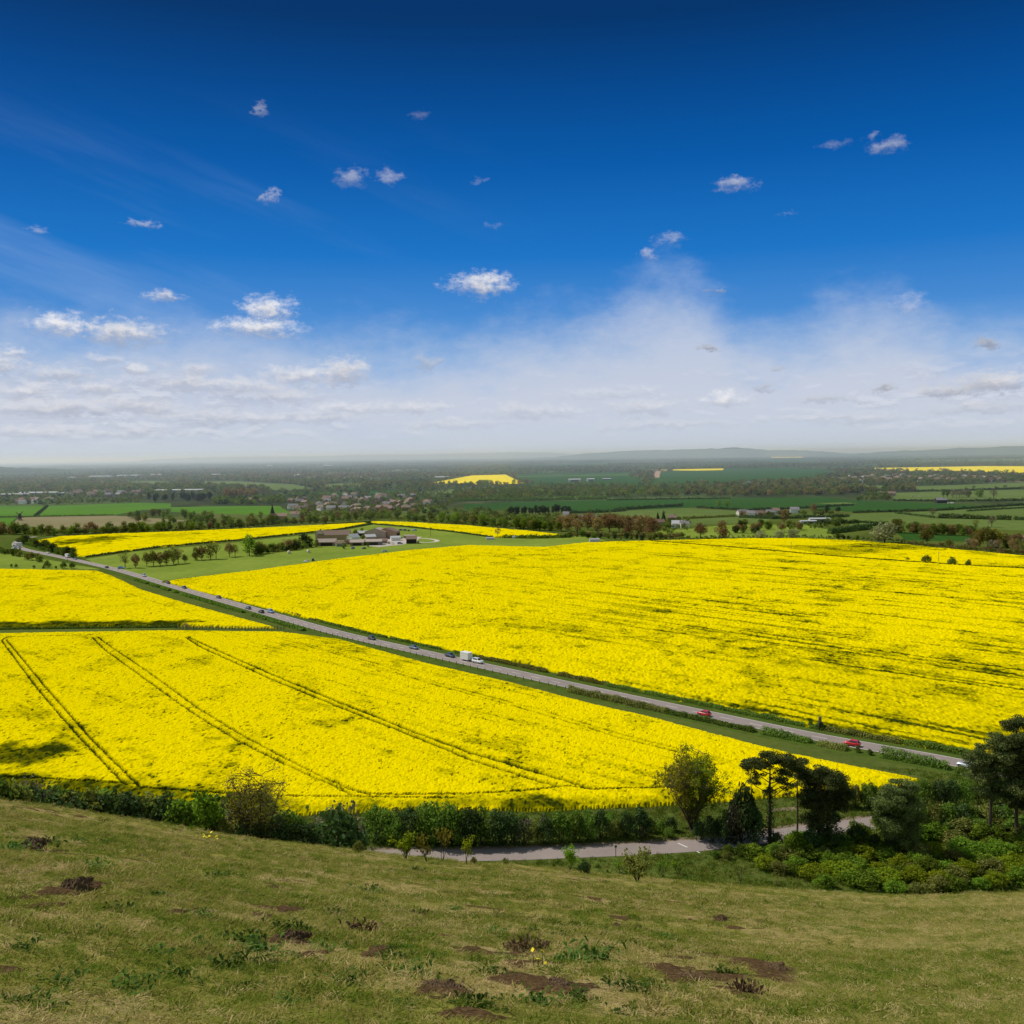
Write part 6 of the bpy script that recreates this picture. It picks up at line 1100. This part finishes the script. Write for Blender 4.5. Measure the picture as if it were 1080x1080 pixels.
def van(mat, label, loc, rz, L=6.5, h=2.9, cabh=2.2):
    t = thing('lorry', label, 'lorry', loc, rz); mb = MB(); mb.box(-L / 2, -1.1, .75, L / 2 - 1.9, 1.1, h, .04); link('box_body', mb.mesh('box_body', M[mat]), t)
    cab = loft([(L / 2 - 1.85, [(1.0, .5), (1.05, cabh * .6), (.95, cabh)]), (L / 2 - .7, [(1.0, .45), (1.05, cabh * .6), (.93, cabh)]), (L / 2 - .05, [(.98, .45), (1.0, cabh * .55), (.9, cabh * .62)])]); link('cab', cab.mesh('cab', M[mat]), t)
    mb = MB(); q = np.array([(L / 2 - .06, -.86, cabh * .64), (L / 2 - .06, .86, cabh * .64), (L / 2 - .62, .82, cabh - .06), (L / 2 - .62, -.82, cabh - .06)]); mb.add(np.concatenate([q, q + [.03, 0, .03]]), [(0, 1, 2, 3), (7, 6, 5, 4), (0, 4, 5, 1), (1, 5, 6, 2), (2, 6, 7, 3), (3, 7, 4, 0)]); link('windscreen', mb.mesh('windscreen', M['glass']), t)
    for s in (-1.02, .82):
        for x in (-L / 2 + 1.3, L / 2 - 1.0): mb = MB(); mb.cyl((x, s, .42), .42, .2, 12, 'Y'); link('wheel', mb.mesh('wheel', M['tyre']), t)
    return t
def road_pose(u, lane):       # lane +: far side lane, traffic comes towards us; -: near side lane, traffic drives away
    Q = offset(ROAD, lane); a = math.atan((u - 540) / FPX); i = int(np.argmin(np.abs(np.arctan2(Q[:, 0], Q[:, 1]) - a))); i = max(1, min(len(Q) - 2, i)); d = Q[i + 1] - Q[i - 1]; ang = math.atan2(d[1], d[0])
    return (Q[i][0], Q[i][1], .062), ang + (math.pi if lane > 0 else 0)
for (u, lane, kind, mat, lab) in [(905, -1.7, 'hatch', 'red', 'larger bright red hatchback driving away, nearest red car on the road'), (743.5, -1.7, 'hatch', 'red', 'smaller red hatchback farther along the road to the left'), (1021.5, -1.9, 'open', 'silver', 'open topped silver car at the right end of the main road'),
                                  (502.5, 1.7, 'suv', 'carwhite', 'white estate car towing the white box trailer'), (471, 1.7, 'saloon', 'blue', 'dark blue car just behind the white trailer'), (435.5, 1.7, 'saloon', 'bluegrey', 'blue grey car, second behind the white trailer'), (387, 1.7, 'hatch', 'graphite', 'dark grey car, third behind the white trailer'),
                                  (282, 1.7, 'suv', 'skyblue', 'pale blue car where the fence line meets the road'), (271.5, -1.7, 'hatch', 'carblack', 'black car driving away near the fence line'), (258, -1.7, 'hatch', 'bluegrey', 'grey car left of the black car near the fence line'), (229, 1.7, 'hatch', 'graphite', 'dark car alone halfway up the distant road'), (192, 1.7, 'saloon', 'blue', 'dark car below the row of pasture trees'), (174, 1.7, 'hatch', 'carblack', 'black car below the left of the pasture trees'), (150, 1.7, 'suv', 'silver', 'silver car left below the pasture tree row'), (110, -1.7, 'hatch', 'graphite', 'grey car on the straight left of the first pasture tree'),
                                  (78, 1.7, 'hatch', 'bluegrey', 'blue grey car at the field corner on the distant road'), (47.5, 1.7, 'hatch', 'carwhite', 'white car on the distant road nearest the bend')]:
    loc, rz = road_pose(u, lane); car(kind, mat, lab, loc, rz)
loc, rz = road_pose(491.5, 1.7); loc = (loc[0], loc[1], loc[2]); t = thing('box_trailer', 'tall white box trailer towed by the white estate car', 'trailer', loc, rz)
mb = MB(); mb.box(-2.3, -1.12, .5, 2.0, 1.12, 3.0, .05); bx = link('box_body', mb.mesh('box_body', M['white']), t)
mb = MB(); mb.box(-2.33, -.95, .6, -2.29, -.02, 2.8); mb.box(-2.33, .02, .6, -2.29, .95, 2.8); link('door', mb.mesh('door', M['cream']), t)
mb = MB(); mb.tube([(2.0, 0, .5), (3.3, 0, .5)], .06, 6); link('drawbar', mb.mesh('drawbar', M['steel']), t)
for s in (-1.05, .85):
    for x in (-.45, .35): mb = MB(); mb.cyl((x, s, .33), .33, .2, 14, 'Y'); link('wheel', mb.mesh('wheel', M['tyre']), t)
loc, rz = road_pose(69, 1.9); van('white', 'white lorry on the distant road below the dark tree belt', loc, rz, 6, 2.8)
p = P_(18.5, 577.5); van('white', 'big white lorry coming round the far bend', (p[0], p[1], .06), -1.9, 8, 4.0, 2.6)
p = P_(15, 579); car('suv', 'carwhite', 'white car just ahead of the big white lorry at the bend', (p[0], p[1], .06), -1.9); p = P_(21, 580); car('hatch', 'bluegrey', 'grey car behind the big white lorry at the bend', (p[0], p[1], .06), -1.2)
p = P_(128, 600); car('suv', 'skyblue', 'pale blue car parked on the pasture by the first row tree', (p[0], p[1], .05), .3)
for i, (u, v, mat, lab) in enumerate([(423, 559.6, 'carblack', 'black car, leftmost of those parked on the grass behind the farm'), (427, 559.8, 'bluegrey', 'blue grey car, second of those parked behind the farm'), (431, 560.2, 'carblack', 'dark car, third of those parked behind the farm'), (437, 560, 'skyblue', 'bright blue car, rightmost of those parked behind the farm'), (405.5, 582, 'silver', 'pale car below the farm on the edge of the yellow field'), (372, 579, 'bluegrey', 'blue car on the grass in front of the low brown shed'), (414, 574, 'carwhite', 'white vehicle left in the yard clutter'), (422, 574, 'bluegrey', 'blue vehicle right in the yard clutter'), (384, 579, 'graphite', 'dark car on the grass right of the blue car'),
                                       (330, 591.5, 'graphite', 'dark vehicle on the near edge of the farm grass'), (323, 593, 'carwhite', 'white vehicle beside the dark one on the farm grass'), (428, 566.3, 'graphite', 'grey vehicle behind the black timber shed'), (1000, 531, 'carwhite', 'left white van beside the long dark barn'), (1004, 531, 'carwhite', 'right white van beside the long dark barn'), (962.5, 524, 'carwhite', 'left white vehicle in the far meadow'), (970, 524, 'carwhite', 'right white vehicle in the far meadow')]):
    p = P_(u, v); car('suv' if i % 2 else 'hatch', mat, lab, (p[0], p[1], .12), i * .9)

# ------------------------------------------------------------------ haze in the air over the vale
mb = MB(); mb.box(-45000, 950, -6, 45000, 88000, 112); m, nt, out = material('haze'); vs = nt.new('ShaderNodeVolumeScatter'); vs.inputs['Color'].default_value = (.68, .8, 1, 1); vs.inputs['Density'].default_value = 1.15e-4; vs.inputs['Anisotropy'].default_value = .35
nt.l.new(vs.outputs[0], out.inputs['Volume']); tag(link('haze', mb.mesh('haze', m)), 'thin blue haze lying over the vale', 'haze', None, 'stuff')

# ------------------------------------------------------------------ sky, sun, camera
def azel(u, v):
    d = ray(u, v); return math.degrees(math.atan2(d[0], d[1])), math.degrees(math.asin(d[2]))
W = bpy.data.worlds.new('World'); SC.world = W; W.use_nodes = True; W.node_tree.nodes.clear(); nt = NT(W.node_tree)
out = nt.new('ShaderNodeOutputWorld'); bg = nt.new('ShaderNodeBackground'); nt.l.new(bg.outputs[0], out.inputs[0])
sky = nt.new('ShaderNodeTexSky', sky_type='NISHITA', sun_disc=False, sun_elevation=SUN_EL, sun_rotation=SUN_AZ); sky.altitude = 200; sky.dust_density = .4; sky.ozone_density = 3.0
tc = nt.new('ShaderNodeTexCoord'); sp = nt.new('ShaderNodeSeparateXYZ'); nt.l.new(tc.outputs['Generated'], sp.inputs[0])
el = nt.math('MULTIPLY', nt.math('ARCSINE', sp.outputs[2]), 57.29578); az = nt.math('MULTIPLY', nt.math('ARCTAN2', sp.outputs[0], sp.outputs[1]), 57.29578)
ae = nt.new('ShaderNodeCombineXYZ'); nt.l.new(az, ae.inputs[0]); nt.l.new(el, ae.inputs[1]); AE = ae.outputs[0]
STR = .1
def scol(r, g, b): c = lin(r, g, b); return (c[0] / STR, c[1] / STR, c[2] / STR, 1)
f = nt.math('DIVIDE', el, 40.0, clamp=True)
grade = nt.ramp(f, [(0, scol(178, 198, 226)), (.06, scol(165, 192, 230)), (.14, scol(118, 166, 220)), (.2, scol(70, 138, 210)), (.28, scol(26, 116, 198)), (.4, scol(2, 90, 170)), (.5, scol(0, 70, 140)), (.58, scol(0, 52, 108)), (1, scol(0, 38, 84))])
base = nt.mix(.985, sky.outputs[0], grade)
# thin cirrus veil: its upper edge follows the photograph
fc = nt.new('ShaderNodeFloatCurve'); cv = fc.mapping.curves[0]
vt = [(-120, 345), (0, 350), (60, 350), (150, 350), (240, 362), (330, 368), (430, 372), (520, 362), (590, 345), (640, 332), (680, 314), (715, 306), (750, 324), (790, 358), (815, 362), (850, 342), (890, 328), (930, 328), (980, 345), (1080, 365), (1200, 360)]
pts = [((azel(u, 400)[0] + 40) / 80, azel(u, v)[1] / 20) for u, v in vt]
while len(cv.points) < len(pts): cv.points.new(.5, .5)
for p, q in zip(cv.points, pts): p.location = q
fc.mapping.update(); nt.set(fc.inputs['Value'], nt.math('DIVIDE', nt.math('ADD', az, 40), 80, clamp=True))
vtop = nt.math('MULTIPLY', fc.outputs[0], 20)
wn1 = nt.noise(nt.vmath('MULTIPLY', AE, (.16, .3, 1)), 1.0, 6, .6); wn2 = nt.noise(nt.vmath('MULTIPLY', AE, (.5, .9, 1)), 1.0, 6, .65)
dd = nt.math('ADD', nt.math('SUBTRACT', vtop, el), nt.math('MULTIPLY_ADD', wn1, 6.5, nt.math('MULTIPLY_ADD', wn2, 3.0, -4.7)))
veil = nt.math('MULTIPLY', nt.mapr(dd, -2.4, 3.8), .86)
c1 = nt.mix(veil, base, nt.ramp(nt.math('DIVIDE', el, 12, clamp=True), [(0, scol(198, 207, 220)), (.25, scol(205, 210, 222)), (.6, scol(194, 204, 224)), (1, scol(160, 186, 224))]))
# faint streaks of cirrus higher on the left
rot = nt.new('ShaderNodeVectorRotate'); rot.rotation_type = 'Z_AXIS'; nt.l.new(AE, rot.inputs[0]); rot.inputs['Angle'].default_value = .32
cs = nt.noise(nt.vmath('MULTIPLY', rot.outputs[0], (.035, .3, 1)), 1.0, 5, .55)
cm = nt.math('MULTIPLY', nt.mapr(cs, .46, .75), nt.math('MULTIPLY', nt.mapr(az, 4, -22), nt.math('MULTIPLY', nt.mapr(el, 20, 9), .36)))
c2 = nt.mix(cm, c1, scol(150, 180, 225))
# a deck of small cumulus near the horizon, seen edge on
cden = nt.noise(nt.vmath('MULTIPLY', AE, (.42, 1.25, 1)), 1.0, 8, .62, False, .25)
lowm = nt.math('MULTIPLY', nt.mapr(el, .4, 1.8), nt.mapr(el, 5.8, 3.4)); leftm = nt.math('MULTIPLY_ADD', nt.mapr(az, -3, -20), .16, nt.math('MULTIPLY', nt.mapr(az, 13, 26), .08))
cu = nt.math('MULTIPLY', nt.mapr(nt.math('ADD', cden, leftm), .52, .7), lowm)
cden2 = nt.noise(nt.vmath('MULTIPLY_ADD', AE, (.42, 1.25, 1), (0, .32, 0)), 1.0, 8, .62, False, .25)
cshade = nt.mapr(nt.math('SUBTRACT', cden2, cden), -.09, .07)
c3 = nt.mix(nt.math('MULTIPLY', cu, .3), c2, nt.mix(cshade, scol(232, 232, 238), scol(166, 172, 190)))
# single clouds: (u, v, half width, half height, opacity, brightness 0 grey..1 white)
CL = [(62, 342, 36, 11, 1, 1), (130, 351, 50, 13, 1, .8), (284, 325, 32, 12, 1, 1), (272, 346, 50, 10, 1, .95), (508, 300, 38, 11, 1, .9), (365, 391, 27, 13, 1, .75), (315, 396, 46, 10, .9, .9), (176, 313, 22, 6, .8, .8), (148, 235, 14, 4.5, .7, .8), (370, 187, 17, 10, .75, .8), (410, 186, 14, 7, .7, .8), (284, 207, 6, 9, .7, .8), (274, 113, 8, 7, .6, .8), (442, 121, 10, 5, .25, .8), (774, 195, 23, 7, .85, .75), (933, 156, 23, 8, .75, .65), (921, 143, 6, 5, .6, .6), (882, 153, 14, 4, .35, .6), (708, 254, 17, 7, .7, .75), (683, 268, 10, 7, .75, .75), (765, 421, 26, 10, .9, .95), (750, 365, 13, 4, .9, .1),
      (1040, 403, 40, 13, .9, .6), (1000, 412, 40, 9, .8, .5), (1060, 402, 24, 11, .9, .75), (1040, 364, 17, 6, .9, .15), (935, 409, 16, 5, .8, .25), (802, 408, 14, 5, .6, .35), (818, 391, 7, 3, .4, .3), (450, 382, 17, 9, .5, .45), (870, 422, 40, 5, .5, .4), (958, 322, 24, 10, .3, .9), (40, 243, 12, 5, .5, .8), (100, 410, 34, 10, .8, .8), (30, 412, 40, 11, .8, .85), (15, 372, 22, 6, .8, .85), (205, 390, 24, 8, .7, .8), (142, 388, 15, 7, .8, .9), (380, 430, 70, 8, .5, .85), (560, 433, 60, 9, .5, .8), (680, 430, 50, 10, .55, .8), (755, 308, 9, 4, .5, .2), (508, 192, 7, 3, .25, .8), (830, 224, 14, 2, .2, .8), (440, 428, 30, 6, .6, .85), (520, 238, 8, 3, .2, .8),
      (0, 384, 34, 9, .8, .8), (66, 394, 40, 9, .7, .75), (110, 380, 26, 6, .6, .85), (196, 404, 46, 10, .75, .75), (256, 408, 54, 11, .75, .8), (60, 430, 80, 10, .65, .7), (150, 428, 70, 11, .7, .75), (300, 417, 50, 10, .6, .75), (235, 440, 90, 9, .55, .75), (20, 455, 90, 7, .5, .75), (130, 456, 90, 6, .45, .75), (330, 440, 70, 7, .5, .8), (640, 415, 60, 7, .35, .85), (900, 440, 90, 7, .4, .75), (1030, 430, 70, 8, .5, .6), (700, 447, 90, 6, .35, .8), (480, 446, 80, 6, .4, .8)]
CL = [(u, v, w * 1.08, h * (1.4 if 275 < v < 400 and br > .6 else 1.1), op * (.58 if v < 275 else 1), br) for (u, v, w, h, op, br) in CL]
wv = nt.noise(nt.vmath('MULTIPLY', AE, (.9, 1.4, 1)), 1.0, 7, .62, True); wv = nt.vmath('SUBTRACT', wv, (.5, .5, .5)); fine = nt.noise(nt.vmath('MULTIPLY', AE, (1.6, 2.6, 1)), 1.0, 7, .68)
WAE = nt.vmath('MULTIPLY_ADD', wv, (2.6, 1.3, 0), AE)
def cloud_sector(lo_u, hi_u):
    """The sky of one stretch of azimuth, with the clouds that reach into it."""
    col = c3
    for (u, v, w, h, op, br) in CL:
        if u + 2.4 * w + 30 < lo_u or u - 2.4 * w - 30 > hi_u: continue
        a0, e0 = azel(u, v); sa = math.degrees(w / FPX) * math.cos(math.radians(a0)) ** 2; se = math.degrees(h / FPX) * math.cos(math.radians(a0))
        off_ = nt.vmath('MULTIPLY_ADD', col, (1e-7, 1e-7, 0), (-a0 / sa, -e0 / se, 0)); q = nt.vmath('MULTIPLY_ADD', WAE, (1 / sa, 1 / se, 0), off_); L_ = nt.vmath('LENGTH', q, out=1)
        k = nt.mapr(nt.math('MULTIPLY_ADD', fine, -1.9, nt.math('ADD', L_, .92)), 1.08, -.12); s_ = nt.new('ShaderNodeSeparateXYZ'); nt.l.new(q, s_.inputs[0])
        hi = tuple(170 + 68 * br + d for d in (0, 0, 4)); lo = tuple(112 + 58 * br + d for d in (2, 8, 26))
        col = nt.mix(nt.math('MULTIPLY', k, op), col, nt.mix(nt.mapr(nt.math('MULTIPLY_ADD', fine, .9, nt.math('ADD', s_.outputs[1], -.45)), -.7, .35), scol(*lo), scol(*hi)))
    b = nt.new('ShaderNodeBackground'); nt.l.new(col, b.inputs[0]); b.inputs[1].default_value = STR; return b.outputs[0]
sh = cloud_sector(-999, 2999)
fill_mask = nt.math('MAXIMUM', nt.mapr(el, 25, 42), nt.mapr(nt.math('ABSOLUTE', az), 42, 70)); nt.l.new(nt.mix(fill_mask, base, nt.vmath('MULTIPLY', sky.outputs[0], (1.75, 1.4, .92))), bg.inputs[0]); bg.inputs[1].default_value = STR  # unseen sky overhead and outside the view, brightened and warmed as added shadow fill
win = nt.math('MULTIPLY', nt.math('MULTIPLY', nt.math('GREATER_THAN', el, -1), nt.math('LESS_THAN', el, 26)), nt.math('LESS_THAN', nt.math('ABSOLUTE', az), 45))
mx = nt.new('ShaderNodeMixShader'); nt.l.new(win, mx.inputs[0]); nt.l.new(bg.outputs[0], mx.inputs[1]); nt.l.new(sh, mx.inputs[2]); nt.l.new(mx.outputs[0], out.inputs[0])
W.cycles.sampling_method = 'NONE'
sd = bpy.data.lights.new('sun', 'SUN'); sd.energy = 4.0; sd.angle = math.radians(.5); sd.color = (1, .95, .87); so = bpy.data.objects.new('sun', sd); COL.objects.link(so)
D = Vector((math.sin(SUN_AZ) * math.cos(SUN_EL), math.cos(SUN_AZ) * math.cos(SUN_EL), math.sin(SUN_EL))); so.rotation_euler = D.to_track_quat('Z', 'Y').to_euler(); so.location = (0, 0, 300)
cd = bpy.data.cameras.new('camera'); co = bpy.data.objects.new('camera', cd); COL.objects.link(co); cd.sensor_width = 36; cd.lens = 36 * FPX / 1080; cd.clip_start = .1; cd.clip_end = 200000
co.matrix_world = Matrix(((_R[0], _U[0], -_F[0], 0), (_R[1], _U[1], -_F[1], 0), (_R[2], _U[2], -_F[2], H), (0, 0, 0, 1))); SC.camera = co
SC.view_settings.view_transform = 'Standard'; SC.view_settings.look = 'None'; SC.view_settings.exposure = 0; SC.view_settings.gamma = 1
SC.cycles.use_denoising = True; SC.cycles.max_bounces = 7; SC.cycles.diffuse_bounces = 3; SC.cycles.transparent_max_bounces = 4; SC.cycles.volume_bounces = 2; SC.cycles.transmission_bounces = 4
